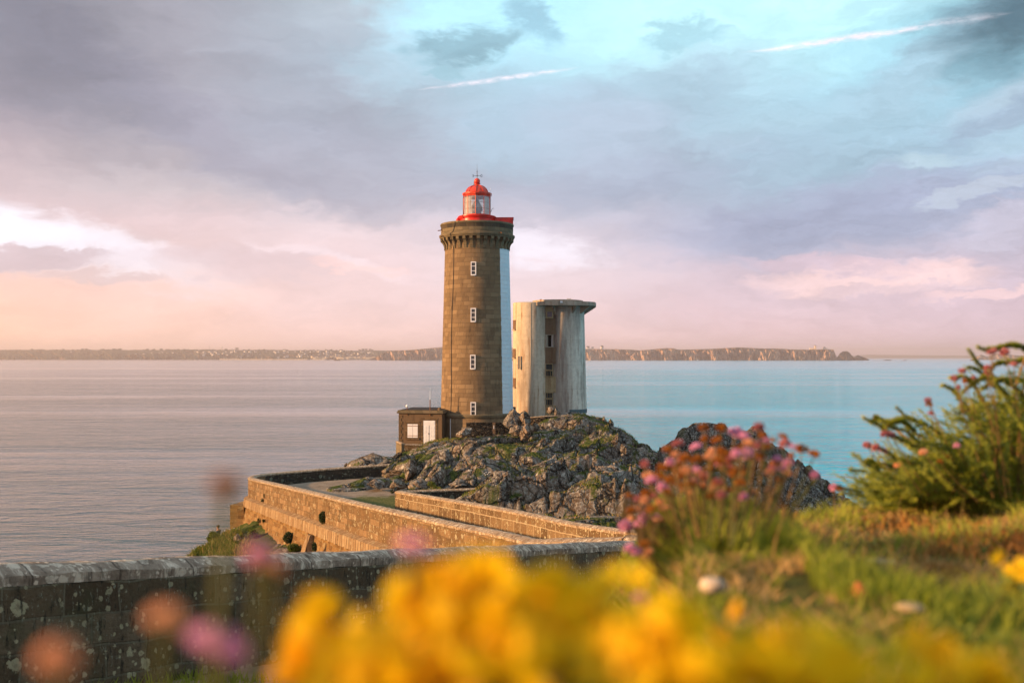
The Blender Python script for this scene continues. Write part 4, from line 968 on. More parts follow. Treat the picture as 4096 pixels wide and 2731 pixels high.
# door and its granite surround
s = MB(); fbox(s, 1685, 1693.6, 1676, 1778, .03, .06); fbox(s, 1741.4, 1750, 1676, 1778, .03, .06); fbox(s, 1684, 1751, 1671, 1680.3, .034, .07); s.build('door_surround', M['quoin'], an)
dr = fbox(MB(), 1694, 1741, 1681, 1779, .015, .05).build('door', M['white_paint'], an)
pn = MB()
for x0, x1 in ((1697.5, 1706), (1708, 1716), (1719.5, 1728), (1730, 1738)):
    for y0, y1 in ((1703, 1716), (1719, 1732), (1735, 1748), (1752, 1774)): fbox(pn, x0, x1, y0, y1, .03, .016)
fbox(pn, 1696, 1739, 1683.5, 1697, .03, .016)
for i, q in enumerate([pn]): q.build('door_panels', M['white_paint'], dr, bevel=.008)
fbox(MB(), 1717.1, 1718.2, 1700, 1779, .022, .008).build('door_joint', M['roof_felt'], dr)
fbox(MB(), 1714.6, 1716.4, 1730, 1736, .06, .04).build('handle', M['iron'], dr)
fbox(MB(), 1623, 1679, 1750.5, 1757.5, .10, .13).build('window_sill', M['quoin'], an, bevel=.015)
s = MB(); fbox(s, 1622, 1629, 1690, 1750, .028, .05); fbox(s, 1673, 1680, 1690, 1750, .028, .05); fbox(s, 1621, 1681, 1684.5, 1691.5, .031, .05); s.build('window_surround', M['quoin'], an)
for x0, x1 in ((1631, 1651), (1652.2, 1671.5)):
    sh = fbox(MB(), x0, x1, 1695.5, 1749.5, .05, .05).build('shutter', M['white_paint'], an)
    b = MB(); fbox(b, x0 + .3, x1 - .3, 1702, 1704, .068, .02); fbox(b, x0 + .3, x1 - .3, 1741, 1743, .068, .02); b.build('batten', M['rust_iron'], sh)
q = onf(1629.5, .05); z0 = zt + .3
lp = MB().tube([(q[0], q[1], z0 - .5), (q[0], q[1], z0 + .28)], .03, 6).build('lamp_bracket', M['rust_iron'], an)
MB().lathe([(.01, z0 + .26), (.10, z0 + .30), (.15, z0 + .38), (.14, z0 + .47), (.08, z0 + .54), (.01, z0 + .56)], (q[0], q[1]), 14).build('globe', M['white_paint'], lp, smooth=True)
q = onf(1721, .06); mst = MB().tube([(q[0], q[1], zt - .2), (q[0], q[1], zt + 1.35)], .045, 6).build('antenna_mast', M['rust_iron'], an)
MB().tube([(q[0], q[1], zt + 1.3), (q[0], q[1], zt + 2.55)], [.03, .008], 5).build('whip', M['white_paint'], mst)
q = onf(1756, -.3); MB().lathe([(.22, zt + .3), (.22, zt + .44), (.14, zt + .56), (.01, zt + .6)], (q[0], q[1]), 14).build('roof_vent', M['annex'], an, smooth=True)

# ------------------------------------------------------------------ concrete radar tower
DC = 108.0; SC = DC / FPX
def zc_(py): return float(W(2200, py, DC)[2])
def xc_(px, d=DC): return (px - 2048) / FPX * d
ct = empty('concrete_tower', (xc_(2200), DC, 11.0), 'squat weathered concrete signal tower with rust streaks and overhanging roof slab behind the lighthouse', 'tower')
lc = (xc_(2125), DC); zb_ = 10.9
MB().lathe([(73.5 * SC, zb_), (73.5 * SC, zc_(1213)), (70 * SC, zc_(1211)), (.01, zc_(1212))], lc, 64).build('round_stair_turret', M['concrete'], ct, autosm=40)
MB().tube([(lc[0] - 3 * SC, lc[1] - 73.9 * SC, zb_), (lc[0] - 3 * SC, lc[1] - 73.9 * SC, zc_(1216))], .02, 4).build('drainpipe', M['concrete'], ct)
# main drum: wider, flaring to its foot; open on the recess side
mc = (xc_(2258), DC + .9)
MB().lathe([(92 * SC, zc_(1653)), (90 * SC, zc_(1600)), (85 * SC, zc_(1400)), (81 * SC, zc_(1226))], mc, 96, R(-34), R(250)).build('main_drum', M['concrete_drum'], ct, autosm=40)
MB().lathe([(88 * SC, zb_), (88 * SC, zc_(1650)), (92.2 * SC, zc_(1650)), (92.6 * SC, zc_(1636)), (91.3 * SC, zc_(1635))], mc, 96, R(10), R(250)).build('base_band', M['band_grey'], ct, autosm=40)
# recessed strip with panels and windows between the two drums
rx0, rx1 = 2176, 2217; ry = DC - 1.35
def cbox(mb, x0, x1, y0, y1, y=ry, th=.2): mb.box(((xc_(x0, y) + xc_(x1, y)) / 2, y + th / 2, (W(0, y0, y)[2] + W(0, y1, y)[2]) / 2), (xc_(x1, y) - xc_(x0, y), th, W(0, y0, y)[2] - W(0, y1, y)[2])); return mb
for y0, y1, mt in ((1226, 1241, 'recess_ochre'), (1273, 1338, 'recess'), (1389, 1453, 'recess'), (1506, 1569, 'recess_ochre'), (1621, 1700, 'recess_ochre')):
    cbox(MB(), rx0 - 6, rx1 + 6, y0, y1, ry, .6).build('recess_panel', M[mt], ct)
def cwin(x0, x1, y0, y1, bars=1, mat='concrete_slab', wd=2.4):
    f = MB(); cbox(f, x0, x0 + wd, y0, y1, ry - .08, .5); cbox(f, x1 - wd, x1, y0, y1, ry - .08, .5); cbox(f, x0 + wd, x1 - wd, y0, y0 + wd, ry - .08, .5); cbox(f, x0 + wd, x1 - wd, y1 - wd, y1, ry - .10, .55)
    for b in range(1, bars): cbox(f, x0 + (x1 - x0) * b / bars - .6, x0 + (x1 - x0) * b / bars + .6, y0 + wd, y1 - wd, ry - .02, .3)
    w = f.build('window_frame', M[mat], ct); g = cbox(MB(), x0 + wd, x1 - wd, y0 + wd, y1 - wd, ry + .12, .04); g.build('pane', M['glass'], w); return w
cwin(2184, 2214, 1241, 1273, 1, 'recess_ochre', 5)
cwin(2181, 2212, 1454, 1480, 1, 'recess_ochre'); cwin(2181, 2212, 1481, 1506, 3, 'recess_ochre'); cwin(2180, 2210, 1569, 1594, 3, 'recess_ochre'); cwin(2180, 2210, 1595, 1622, 3, 'recess_ochre')
# open window: black plate for the shade inside, white plate standing in for daylight
f = MB(); cbox(f, 2183, 2188, 1338, 1389, ry - .05, .4); cbox(f, 2211, 2214, 1338, 1389, ry - .05, .4); cbox(f, 2188, 2211, 1338, 1340, ry - .05, .4); cbox(f, 2188, 2211, 1386, 1389, ry - .05, .4)
f.build('open_window_frame', M['concrete_slab'], ct)
cbox(MB(), 2188, 2205.5, 1340, 1386, ry + .5, .1).build('shade_plate', M['dark_gap'], ct)
cbox(MB(), 2205.5, 2211, 1340, 1386, ry + .5, .1).build('daylight_plate', M['white_paint'], ct)
for y0, y1 in ((1281, 1318), (1395, 1430), (1511, 1547), (1625, 1657)):
    a = R(-67); q = (lc[0] + 73.3 * SC * math.sin(a), lc[1] - 73.3 * SC * math.cos(a))
    MB().box((q[0], q[1], (zc_(y0) + zc_(y1)) / 2), (.62, .10, zc_(y0) - zc_(y1)), rz=a).build('slot_window', M['recess' if y0 < 1600 else 'dark_gap'], ct)
    MB().box((q[0] + .0, q[1] - .0, zc_(y1) - .05), (.74, .3, .10), rz=a).build('slot_sill', M['concrete_slab'], ct)
cbox(MB(), 2071, 2080, 1424, 1476, DC - 1.78, .10).build('patch_plate', M['concrete_slab'], ct)
# roof slab: flat on the left, rounded overhang on the right
out = []
sx = xc_(2256); hwid = 127 * SC
out = [(xc_(2133), DC - 1.65), (xc_(2175), DC - 2.75), (xc_(2225), DC - 3.1), (xc_(2290), DC - 3.0), (xc_(2345), DC - 2.4), (xc_(2376), DC - 1.3), (xc_(2386), DC + .4), (xc_(2376), DC + 2.4), (xc_(2340), DC + 4.0), (xc_(2258), DC + 4.7), (xc_(2170), DC + 3.6), (xc_(2133), DC + 2)]
MB().prism(out, zc_(1226.5), zc_(1210.5)).build('roof_slab', M['concrete_slab'], ct, bevel=.03)
MB().prism([(sx + 102 * SC * math.cos(q) - .65, DC + .6 + 3.0 * math.sin(q)) for q in np.linspace(0, 2 * math.pi, 33)[:-1]], zc_(1210.4), zc_(1202)).build('upper_slab', M['concrete_slab'], ct, bevel=.03)
for a, ln_, hh in ((-28, .85, 1.1), (22, 1.05, .85), (52, 1.35, .85), (88, 1.35, .95)):
    a = R(a); r0 = 80 * SC; s_, c_ = math.sin(a), -math.cos(a); zt_ = zc_(1226.6)
    V = []
    for w in (-.11, .11):
        for r, z in ((r0 - .1, zt_), (r0 + ln_, zt_), (r0 - .1, zt_ - hh)): V.append((mc[0] + s_ * r - c_ * w, mc[1] + c_ * r + s_ * w, z))
    mb = MB(); mb.add(V, [[0, 1, 2], [5, 4, 3], [0, 3, 4, 1], [1, 4, 5, 2], [2, 5, 3, 0]], [(v[0] + v[1], v[2]) for v in V]); mb.build('bracket', M['concrete_slab'], ct)
MB().box((xc_(2240), DC - 3.16, zc_(1214)), (.26, .12, .2)).build('edge_lamp', M['white_paint'], ct)
for px in (2271, 2277, 2283):
    MB().box((xc_(px), DC + .2, zc_(1199)), (.15, .15, .22)).build('roof_lamp', M['white_paint'], ct)
    MB().box((xc_(px), DC + .2, zc_(1195.3)), (.13, .13, .1)).build('lamp_cap', M['roof_felt'], ct)
MB().box((xc_(2162), DC - 1.2, zc_(1201)), (.22, .2, .08)).build('roof_fitting', M['iron'], ct)

# ------------------------------------------------------------------ low walls, stairs, post
def zw(px, py, d): return W(px, py, d)
pth = resample([W(1620, 1774, 91.5), W(1680, 1776, 91.6), W(1703, 1779, 91.7)], .4)
t_, _ = wall('low_wall', 'low ochre stone wall below the white annex door', 'wall', pth, .35, 1.5, .12, M['viaduct'], M['coping_far'])
pth = resample([W(1592, 1762, 95.0), W(1590, 1762, 93.6), W(1596, 1764, 92.2), W(1612, 1771, 91.4)], .25)
wall('low_wall', 'rounded end wall of smooth render at the left corner below the annex', 'wall', chaikin(pth, 1), .3, 2.2, .12, M['trim'], M['coping_far'])
pth = resample([W(1703, 1776, 90.6), W(1722, 1779, 90.3), W(1750, 1782, 90.2)], .4)
wall('low_wall', 'rough rubble wall bedded in the rock right of the low annex wall', 'wall', pth, .5, 3.0, .1, M['drystone_lit'], M['drystone_lit'], lump=.05)
pth = resample([W(1762, 1806, 86.4), W(1785, 1808, 86.3), W(1812, 1812, 86.6)], .4)
wall('rock_buttress_wall', 'dark square rubble buttress built into the rock face', 'wall', pth, .6, 3.4, .1, M['drystone'], M['drystone'], lump=.05)
pth = resample([W(1865, 1690, 94.5), W(1900, 1689, 94.6), W(1985, 1688, 95), W(2060, 1688, 95.4)], .4)
wall('dry_stone_wall', 'dark dry stone wall in front of the lighthouse foot', 'wall', pth, .5, 1.5, .08, M['drystone'], M['drystone'], lump=.05)
pth = resample([W(2068, 1671, 98.5), W(2120, 1667, 98.0), W(2180, 1662, 97.9), W(2230, 1660, 98.4), W(2262, 1662, 99.4)], .4)
wall('dry_stone_wall', 'curved dry stone wall with pale flat capping at the foot of the concrete tower', 'wall', pth, .6, 2.0, .09, M['drystone'], M['coping_far'], lump=.02)
# curved stair beside the back parapet
st = empty('stone_stairs', W(1600, 1850, 87), 'narrow stone steps with curved side wall climbing to the annex', 'stairs')
mb = MB()
for k in range(9):
    p = W(1606 + 2.0 * k, 1856 - 5.6 * k, 87.4 + .55 * k); mb.box((p[0], p[1], p[2] - .35), (1.3, .6, .7), rz=.15)
mb.build('steps', M['drystone_lit'], st)
pth = chaikin([W(1578, 1856, 86.6), W(1572, 1846, 87.2), W(1572, 1834, 88.6), W(1584, 1820, 90), W(1602, 1808, 91)], 2)
MB().sweep(resample(pth, .2), [(-.16, -1.4), (-.16, 0), (.16, 0), (.16, -1.4)]).build('side_wall', M['drystone'], st)
st = empty('stone_steps', W(1565, 1900, 81), 'two square ochre stone steps at the end of the back parapet', 'steps')
for x0, y0, w, d in ((1576, 1881, 1.0, 82.2), (1566, 1893, 1.1, 81.6)):
    p = W(x0 + 6, y0, d); MB().box((p[0], p[1], p[2] - .5), (w, .9, 1.0), rz=.1).build('step', M['drystone_lit'], st, bevel=.03)
q = W(1976, 1752, 91.0)
po = empty('wooden_post', q, 'weathered square wooden post standing on the rock in front of the lighthouse', 'post')
h = (1752 - 1688) * 91 / FPX
MB().box((q[0] - .07, q[1], q[2] + h / 2 - .2), (.10, .12, h + .4)).build('post', M['wood'], po)
MB().box((q[0] + .07, q[1], q[2] + h / 2 - .2), (.08, .12, h + .38)).build('post', M['wood'], po)
MB().box((q[0] - .01, q[1] - .075, q[2] + h - .45), (.06, .03, .32)).build('notice_strip', M['white_paint'], po)
MB().box((q[0], q[1], q[2] + h + .03), (.26, .2, .05)).build('post_cap', M['iron'], po)

# ------------------------------------------------------------------ boulders
def ico(n=3):
    me = bpy.data.meshes.new('tmp'); import bmesh
    b = bmesh.new(); bmesh.ops.create_icosphere(b, subdivisions=n, radius=1.0); V = np.array([v.co[:] for v in b.verts]); F = np.array([[v.index for v in f.verts] for f in b.faces]); b.free(); bpy.data.meshes.remove(me); return V, F
ICO4 = ico(5); ICO2 = ico(2); ICO3 = ico(3)
def boulder(name, px, py, d, rx, ry, rz_, seed, label, mat='boulder', rot=0.0, lean=0.0, group=None, cat='boulder', sharp=0.0):
    V, F = ICO4; V = V.copy(); k = seed * 13 + 5
    # cut by random planes so it reads as broken stone
    r_ = np.random.default_rng(seed)
    for i in range(20):
        n = r_.normal(size=3); n /= np.linalg.norm(n); dd = r_.uniform(.42, .80); s = V @ n - dd; V = V - np.outer(np.clip(s, 0, None) * .92, n)
    dn_ = V / np.linalg.norm(V, axis=1)[:, None]
    V = V + dn_ * (.16 * fbm(V[:, 0] * 2.2 + V[:, 2] * 1.7, V[:, 1] * 2.2 - V[:, 2], k, 6, .62))[:, None]
    if sharp: V[:, :2] *= (1 - sharp * np.clip(V[:, 2:3], -.2, 1))
    V = V * np.array([rx, ry, rz_])
    cl, sl_ = math.cos(lean), math.sin(lean); V[:, [0, 2]] = np.stack([V[:, 0] * cl + V[:, 2] * sl_, -V[:, 0] * sl_ + V[:, 2] * cl], 1)
    c, s = math.cos(rot), math.sin(rot); V[:, [0, 1]] = np.stack([V[:, 0] * c - V[:, 1] * s, V[:, 0] * s + V[:, 1] * c], 1)
    p = W(px, py, d); o = mesh_np(name, V + p, F, M[mat], loc=p + np.array([0, 0, -rz_])); return tag(o, label, cat, group)
s2 = 92.5 / FPX
boulder('boulder', 2052, 1685, 92.6, 55 * s2, 1.1, 62 * s2, 3, 'tall leaning ochre boulder left of the outcrop top', lean=.45)
boulder('boulder', 2098, 1672, 92.2, 30 * s2, .8, 48 * s2, 4, 'upright split slab boulder forming the outcrop top', lean=-.5)
boulder('boulder', 2060, 1725, 91.4, 45 * s2, 1.0, 34 * s2, 5, 'rounded brown boulder under the tall leaning boulder')
boulder('boulder', 2105, 1722, 91.2, 40 * s2, 1.0, 46 * s2, 6, 'brown boulder at the right foot of the outcrop', lean=.2)
boulder('boulder', 2140, 1712, 93.0, 26 * s2, .7, 26 * s2, 7, 'small dark boulder beside the green bank below the curved wall')
boulder('boulder', 1870, 1724, 90.8, 28 * s2, .8, 26 * s2, 8, 'square ochre boulder at the left end of the dry stone wall')
boulder('boulder', 1852, 1738, 90.0, 30 * s2, .8, 22 * s2, 9, 'leaning slab boulder beside the square ochre boulder', lean=-.5)
boulder('boulder', 2200, 1643, 98.8, 22 * s2, .6, 22 * s2, 10, 'small jagged rock against the recess of the concrete tower')
boulder('boulder', 2228, 1650, 98.8, 20 * s2, .6, 24 * s2, 12, 'dark pointed rock right of the jagged rock at the tower foot')
boulder('rock_pinnacle', 2417, 1685, 98.2, 15 * s2, .6, 30 * s2, 13, 'left of two upright rock spikes on the ridge', mat='rock', sharp=.55, cat='rock')
boulder('rock_pinnacle', 2445, 1693, 98.0, 14 * s2, .6, 27 * s2, 14, 'right of two upright rock spikes on the ridge', mat='rock', sharp=.55, cat='rock')
boulder('rock_pinnacle', 2392, 1686, 98.4, 22 * s2, .8, 30 * s2, 15, 'blunt rock hump left of the two spikes on the ridge', mat='rock', cat='rock')
boulder('rock_pinnacle', 3233, 1880, 119, 22 * .03, 1.2, 26 * .03, 16, 'black rounded knob on the right flank of the far dark outcrop', mat='rock_dark', cat='rock')
boulder('rock_pinnacle', 3062, 1748, 118.5, 10 * .03, .6, 18 * .03, 17, 'small black spike at the right end of the far outcrop summit', mat='rock_dark', sharp=.4, cat='rock')
for i, (px, py, rx, rz_, lb) in enumerate(((1384, 1862, 11, 14, 'pointed ochre rock at the far left behind the back parapet'), (1425, 1855, 26, 17, 'low dark rock second from the left behind the back parapet'), (1478, 1842, 30, 26, 'largest ochre boulder behind the back parapet'), (1512, 1836, 15, 20, 'pale lichen-capped boulder behind the back parapet'), (1548, 1838, 40, 24, 'flat mossy rock sloping up to the stone stairs'))):
    boulder('boulder', px, py, 88.6 + .3 * i, rx * .0225, .9, rz_ * .0225, 20 + i, lb, lean=.2 * (i % 3 - 1))
for i, (px, py, d, rx, rz_, lb) in enumerate(((1505, 1935, 75.6, 48, 24, 'long low ledge of brown rock on the courtyard edge'), (1590, 1938, 75.4, 55, 27, 'flat-topped brown ledge beside the courtyard'), (1665, 1940, 75.0, 48, 34, 'lichen-speckled rock hump under the slope beside the courtyard'), (1580, 1958, 73.2, 9, 12, 'small dark stone at the foot of the ledge'), (1735, 1905, 77.5, 30, 62, 'pale slab leaning upright on the rock face'), (1840, 1935, 73.8, 62, 30, 'pale pink lichened rock above the return wall'), (1640, 1880, 80.5, 34, 48, 'steep ochre rock face below the rough rubble wall'))):
    boulder('boulder', px, py, d, rx * d / FPX, 1.3, rz_ * d / FPX, 30 + i, lb, lean=(.35 if i == 4 else 0))

# ------------------------------------------------------------------ leafy clumps
def leaf_cloud(n, rx, ry, rz_, size, seed, hollow=.45, aspect=.45, lumps=9):
    r_ = np.random.default_rng(seed)
    u = r_.normal(size=(n, 3)); u /= np.linalg.norm(u, axis=1)[:, None]
    rad = r_.uniform(hollow, 1.0, n) ** .7
    cl = r_.normal(size=(lumps, 3)); cl /= np.linalg.norm(cl, axis=1)[:, None]
    bo = 1 + .28 * np.max(np.clip(u @ cl.T, 0, 1) ** 6, axis=1) - .12 + .08 * r_.normal(size=n)
    P = u * (rad * bo)[:, None] * np.array([rx, ry, rz_])
    a = r_.normal(size=(n, 3)); a /= np.linalg.norm(a, axis=1)[:, None]; b = np.cross(a, r_.normal(size=(n, 3))); b /= np.linalg.norm(b, axis=1)[:, None]
    s = size * r_.uniform(.6, 1.3, n)[:, None]
    V = np.stack([P - a * s * .5, P + b * s * aspect * .5, P + a * s * .5, P - b * s * aspect * .5], 1).reshape(-1, 3)
    return V, np.arange(4 * n).reshape(n, 4)
def shrub(name, px, py, d, rx, rz_, label, seed, n=900, size=.10, mat='leaf', cat='shrub', group=None):
    p = W(px, py, d); s = d / FPX
    V, F = leaf_cloud(n, rx * s, rx * s * .8, rz_ * s, size, seed)
    t_ = empty(name, p - np.array([0, 0, rz_ * s]), label, cat, group)
    mesh_np('foliage', V + p, F, M[mat], t_)
    MB().tube([p - np.array([0, -.3, rz_ * s * .9]), p + np.array([0, 0, rz_ * s * .2])], [.05, .015], 5).build('stem', M['wood'], t_)
    return t_
shrub('wall_shrub', 1291, 2068, 52.3, 19, 24, 'round dark shrub growing out of the string course', 3, 1100, .09, 'far_leaf')
shrub('wall_plant', 1058, 1982, 68.6, 6, 9, 'small tuft growing high on the bastion wall', 5, 200, .07, 'far_leaf', 'plant')
shrub('wall_plant', 1049, 2001, 68.8, 7, 7, 'tiny tuft on the string course near the bastion corner', 6, 200, .07, 'far_leaf', 'plant')
shrub('wall_plant', 1037, 2081, 67.3, 8, 10, 'dark tuft on the retaining wall, left of a pair', 7, 250, .07, 'far_leaf', 'plant')
shrub('wall_plant', 1054, 2082, 66.8, 6, 7, 'dark tuft on the retaining wall, right of a pair', 8, 200, .07, 'far_leaf', 'plant')
shrub('wall_plant', 1151, 2068, 60.5, 5, 8, 'small upright tuft under the string course', 9, 150, .06, 'far_leaf', 'plant')
shrub('shrub', 1014, 2155, 65.0, 25, 42, 'tall rounded green bush against the foot of the bastion', 10, 2600, .12)
shrub('shrub', 1155, 2150, 58.5, 22, 24, 'dark green bush at the wall foot in the middle of the slope', 11, 1400, .10, 'far_leaf')
shrub('shrub', 1258, 2186, 51.0, 9, 20, 'narrow bush beside the buttress foot', 12, 500, .09, 'far_leaf')
shrub('shrub', 1175, 2190, 56.0, 26, 16, 'low olive bush behind the foreground wall coping', 13, 1200, .10)
shrub('shrub', 852, 2150, 66.8, 22, 22, 'leafy bush with broad leaves left of the angler', 14, 900, .22)
shrub('shrub', 1725, 1934, 71.8, 16, 11, 'small bright green bush at the rock foot beside the courtyard', 15, 700, .08)
shrub('shrub', 1740, 1946, 71.0, 9, 7, 'smaller green tuft right of the bush by the courtyard', 16, 300, .07)
shrub('shrub', 1569, 1965, 72.6, 8, 9, 'dark green tuft at the ledge end on the courtyard', 17, 300, .07, 'far_leaf')
shrub('shrub', 2518, 2352, 21.3, 26, 20, 'small bush at the foot of the dark wall near the bend', 18, 700, .06)
shrub('shrub', 1680, 1830, 87.2, 30, 16, 'trailing bush on the rock face left of the rubble wall', 19, 900, .12)
# pale rock showing through the overgrown slope
boulder('boulder', 950, 2155, 65.2, 24 * .0165, .6, 32 * .0165, 50, 'dark speckled rock showing through the overgrown slope')
boulder('boulder', 980, 2185, 64.0, 16 * .0165, .5, 14 * .0165, 51, 'pale small rock below the speckled rock on the slope')

# turf tufts and low plants over the headland
def blades(P, N, hgt, wid, seed, lean=.5, per=1):
    r_ = np.random.default_rng(seed); n = len(P)
    a = r_.uniform(0, 2 * np.pi, n); dx = np.stack([np.cos(a), np.sin(a), np.zeros(n)], 1)
    l = r_.uniform(0, 2 * np.pi, n); ld = np.stack([np.cos(l), np.sin(l), np.zeros(n)], 1) * (lean * r_.uniform(.2, 1, n))[:, None]
    h = (hgt * r_.uniform(.5, 1.3, n))[:, None]; w = wid * r_.uniform(.6, 1.3, n)[:, None]
    up = np.array([0, 0, 1.])
    b0 = P - dx * w / 2; b1 = P + dx * w / 2
    m0 = P + up * h * .55 + ld * h * .35 - dx * w * .4; m1 = P + up * h * .55 + ld * h * .35 + dx * w * .4
    tp = P + up * h + ld * h
    V = np.stack([b0, b1, m1, m0, tp], 1).reshape(-1, 3); k = np.arange(n)[:, None] * 5
    return V, np.concatenate([k + [0, 1, 2, 3]], 1), np.concatenate([k + [3, 2, 4]], 1)
def blade_obj(name, P, hgt, wid, seed, mat, lean=.5, kind='stuff', parent=None):
    V, Q, Tt = blades(P, None, hgt, wid, seed, lean)
    me = bpy.data.meshes.new(name); off = wloc(parent) if parent else np.zeros(3)
    nq, nt = len(Q), len(Tt)
    me.vertices.add(len(V)); me.vertices.foreach_set('co', (V - off).astype(np.float32).ravel())
    me.loops.add(4 * nq + 3 * nt); me.loops.foreach_set('vertex_index', np.concatenate([Q.ravel(), Tt.ravel()]).astype(np.int32))
    me.polygons.add(nq + nt); me.polygons.foreach_set('loop_start', np.concatenate([np.arange(nq) * 4, 4 * nq + np.arange(nt) * 3]).astype(np.int32))
    me.update(calc_edges=True); me.validate(); me.materials.append(M[mat])
    o = bpy.data.objects.new(name, me); C.objects.link(o)
    if parent: o.parent = parent
    if kind: o['kind'] = kind
    return o
r_ = np.random.default_rng(99)
def scatter_land(n, xr, yr, thr, seed):
    r_ = np.random.default_rng(seed); x = r_.uniform(*xr, n); y = r_.uniform(*yr, n)
    m = fbm(x * .35, y * .35, 91, 5, .6)
    i = np.clip(np.searchsorted(xs, x) - 1, 1, len(xs) - 2); j = np.clip(np.searchsorted(ys, y) - 1, 1, len(ys) - 2)
    z = Z[j, i]; sx_ = (Z[j, i + 1] - Z[j, i - 1]) / (xs[i + 1] - xs[i - 1]); sy_ = (Z[j + 1, i] - Z[j - 1, i]) / (ys[j + 1] - ys[j - 1])
    k = (m > thr) & (np.hypot(sx_, sy_) < 1.0) & (z > 1.5)
    return np.stack([x[k], y[k], z[k] + .0], 1)
P = scatter_land(90000, (-9, 18), (60, 100), .10, 5)
blade_obj('turf_grass', P, .16, .05, 6, 'leaf', .8)
P = scatter_land(26000, (-9, 18), (58, 98), .16, 8); blade_obj('dry_turf', P, .16, .04, 9, 'dry_grass', .8)
# overgrown slope below the bastion
r_ = np.random.default_rng(17); n = 60000; x = r_.uniform(-23, -10, n); y = r_.uniform(48, 72, n)
i = np.clip(np.searchsorted(xs, x) - 1, 1, len(xs) - 2); j = np.clip(np.searchsorted(ys, y) - 1, 1, len(ys) - 2); z = Z[j, i]
k = (z > 1.0) & (fbm(x * .6, y * .6, 31, 4) > -.25)
sA_, _ = polyside(wall_far, x, y); k &= sA_ < -2.0
P = np.stack([x, y, z], 1)[k]
blade_obj('slope_grass', P[: len(P) * 4 // 5], .34, .06, 10, 'leaf', .8); blade_obj('slope_dry_stalks', P[len(P) * 4 // 5:], .42, .03, 12, 'dry_grass', .5)
def umbels(name, pts, size, mat, label, cat, stemh):
    t_ = empty(name, pts[0] - np.array([0, 0, stemh]), label, cat)
    for p in pts:
        V, F = ICO2; mesh_np('flower_head', V * np.array([size, size, size * .5]) + p, F, M[mat], t_)
        MB().tube([p - np.array([0, 0, stemh]), p], .012, 4).build('stem', M['stem'], t_)
umbels('wild_carrot', [W(px, py, 67.6) for px, py in ((835, 2150), (846, 2152), (871, 2139), (850, 2159), (806, 2185), (795, 2182), (900, 2121), (937, 2112), (920, 2116), (950, 2113))], .045, 'white_paint', 'cream flower umbels scattered on the overgrown slope', 'wildflower', .4)
umbels('sea_campion', [W(px, py, 72.4) for px, py in ((1938, 1893), (1945, 1888), (1950, 1896), (1955, 1890), (1942, 1898), (1960, 1887))], .05, 'white_paint', 'clump of white flowers on the grassy rock above the return wall', 'wildflower', .2)

# ------------------------------------------------------------------ the angler
def skin_body(name, joints, edges, radii, mat, parent, sub=2):
    me = bpy.data.meshes.new(name); off = wloc(parent)
    me.from_pydata([tuple(np.array(j) - off) for j in joints], edges, []); o = bpy.data.objects.new(name, me); C.objects.link(o); o.parent = parent
    sk = o.modifiers.new('skin', 'SKIN'); sk.use_smooth_shade = True
    l = me.skin_vertices[0] if me.skin_vertices else None
    if l is None:
        import bmesh; b = bmesh.new(); b.from_mesh(me); b.verts.layers.skin.verify(); b.to_mesh(me); b.free(); l = me.skin_vertices[0]
    for i, r in enumerate(radii): l.data[i].radius = (r, r) if not hasattr(r, '__len__') else r; l.data[i].use_root = (i == 0)
    sb = o.modifiers.new('sub', 'SUBSURF'); sb.levels = sub; sb.render_levels = sub
    me.materials.append(mat); return o
M['jacket'] = plain('navy_jacket', (.012, .028, .075), .8, .2, .3, 8); M['skin'] = plain('skin', (.52, .26, .17), .6, .3, .08); M['hair'] = plain('dark_hair', (.035, .018, .010), .7, .3); M['trousers'] = plain('dark_trousers', (.03, .03, .04), .85, .2)
hd = W(871, 2107, 71.3)                     # centre of the head
fz = hd[2] - 1.63
def A(dx, dy, dz): return np.array([hd[0] + dx, hd[1] + dy, fz + dz])
pe = empty('person', A(0, 0, 0), 'man in a navy jacket standing on the grassy slope and fishing with a rod', 'person')
jt = [A(.02, 0, .95), A(.02, 0, 1.12), A(.04, .01, 1.30), A(.03, 0, 1.42), A(.01, 0, 1.50), A(0, 0, 1.58), A(0, 0, 1.70),
      A(.04, -.18, 1.38), A(-.02, -.22, 1.12), A(-.24, -.14, 1.06), A(-.31, -.12, 1.08),
      A(.06, .18, 1.38), A(.02, .22, 1.12), A(-.18, .12, 1.05), A(-.26, .06, 1.07),
      A(.02, -.10, .90), A(-.02, -.12, .48), A(.04, -.12, .08), A(-.08, -.13, .04),
      A(.02, .10, .90), A(.02, .13, .48), A(.10, .13, .08), A(-.02, .14, .04)]
ed = [(0, 1), (1, 2), (2, 3), (3, 4), (4, 5), (5, 6), (3, 7), (7, 8), (8, 9), (9, 10), (3, 11), (11, 12), (12, 13), (13, 14), (0, 15), (15, 16), (16, 17), (17, 18), (0, 19), (19, 20), (20, 21), (21, 22)]
rd = [.14, .15, .17, .11, .055, .085, .09, .075, .055, .04, .035, .075, .055, .04, .035, .10, .07, .05, .04, .10, .07, .05, .04]
skin_body('body', jt, ed, rd, M['skin'], pe)
skin_body('jacket', [A(.02, 0, .92), A(.02, 0, 1.12), A(.05, 0, 1.30), A(.03, 0, 1.43), A(.04, -.19, 1.38), A(-.02, -.23, 1.12), A(-.22, -.15, 1.06), A(.06, .19, 1.38), A(.02, .23, 1.12), A(-.16, .13, 1.05)], [(0, 1), (1, 2), (2, 3), (3, 4), (4, 5), (5, 6), (3, 7), (7, 8), (8, 9)], [.165, .175, .19, .12, .095, .075, .055, .095, .075, .055], M['jacket'], pe)
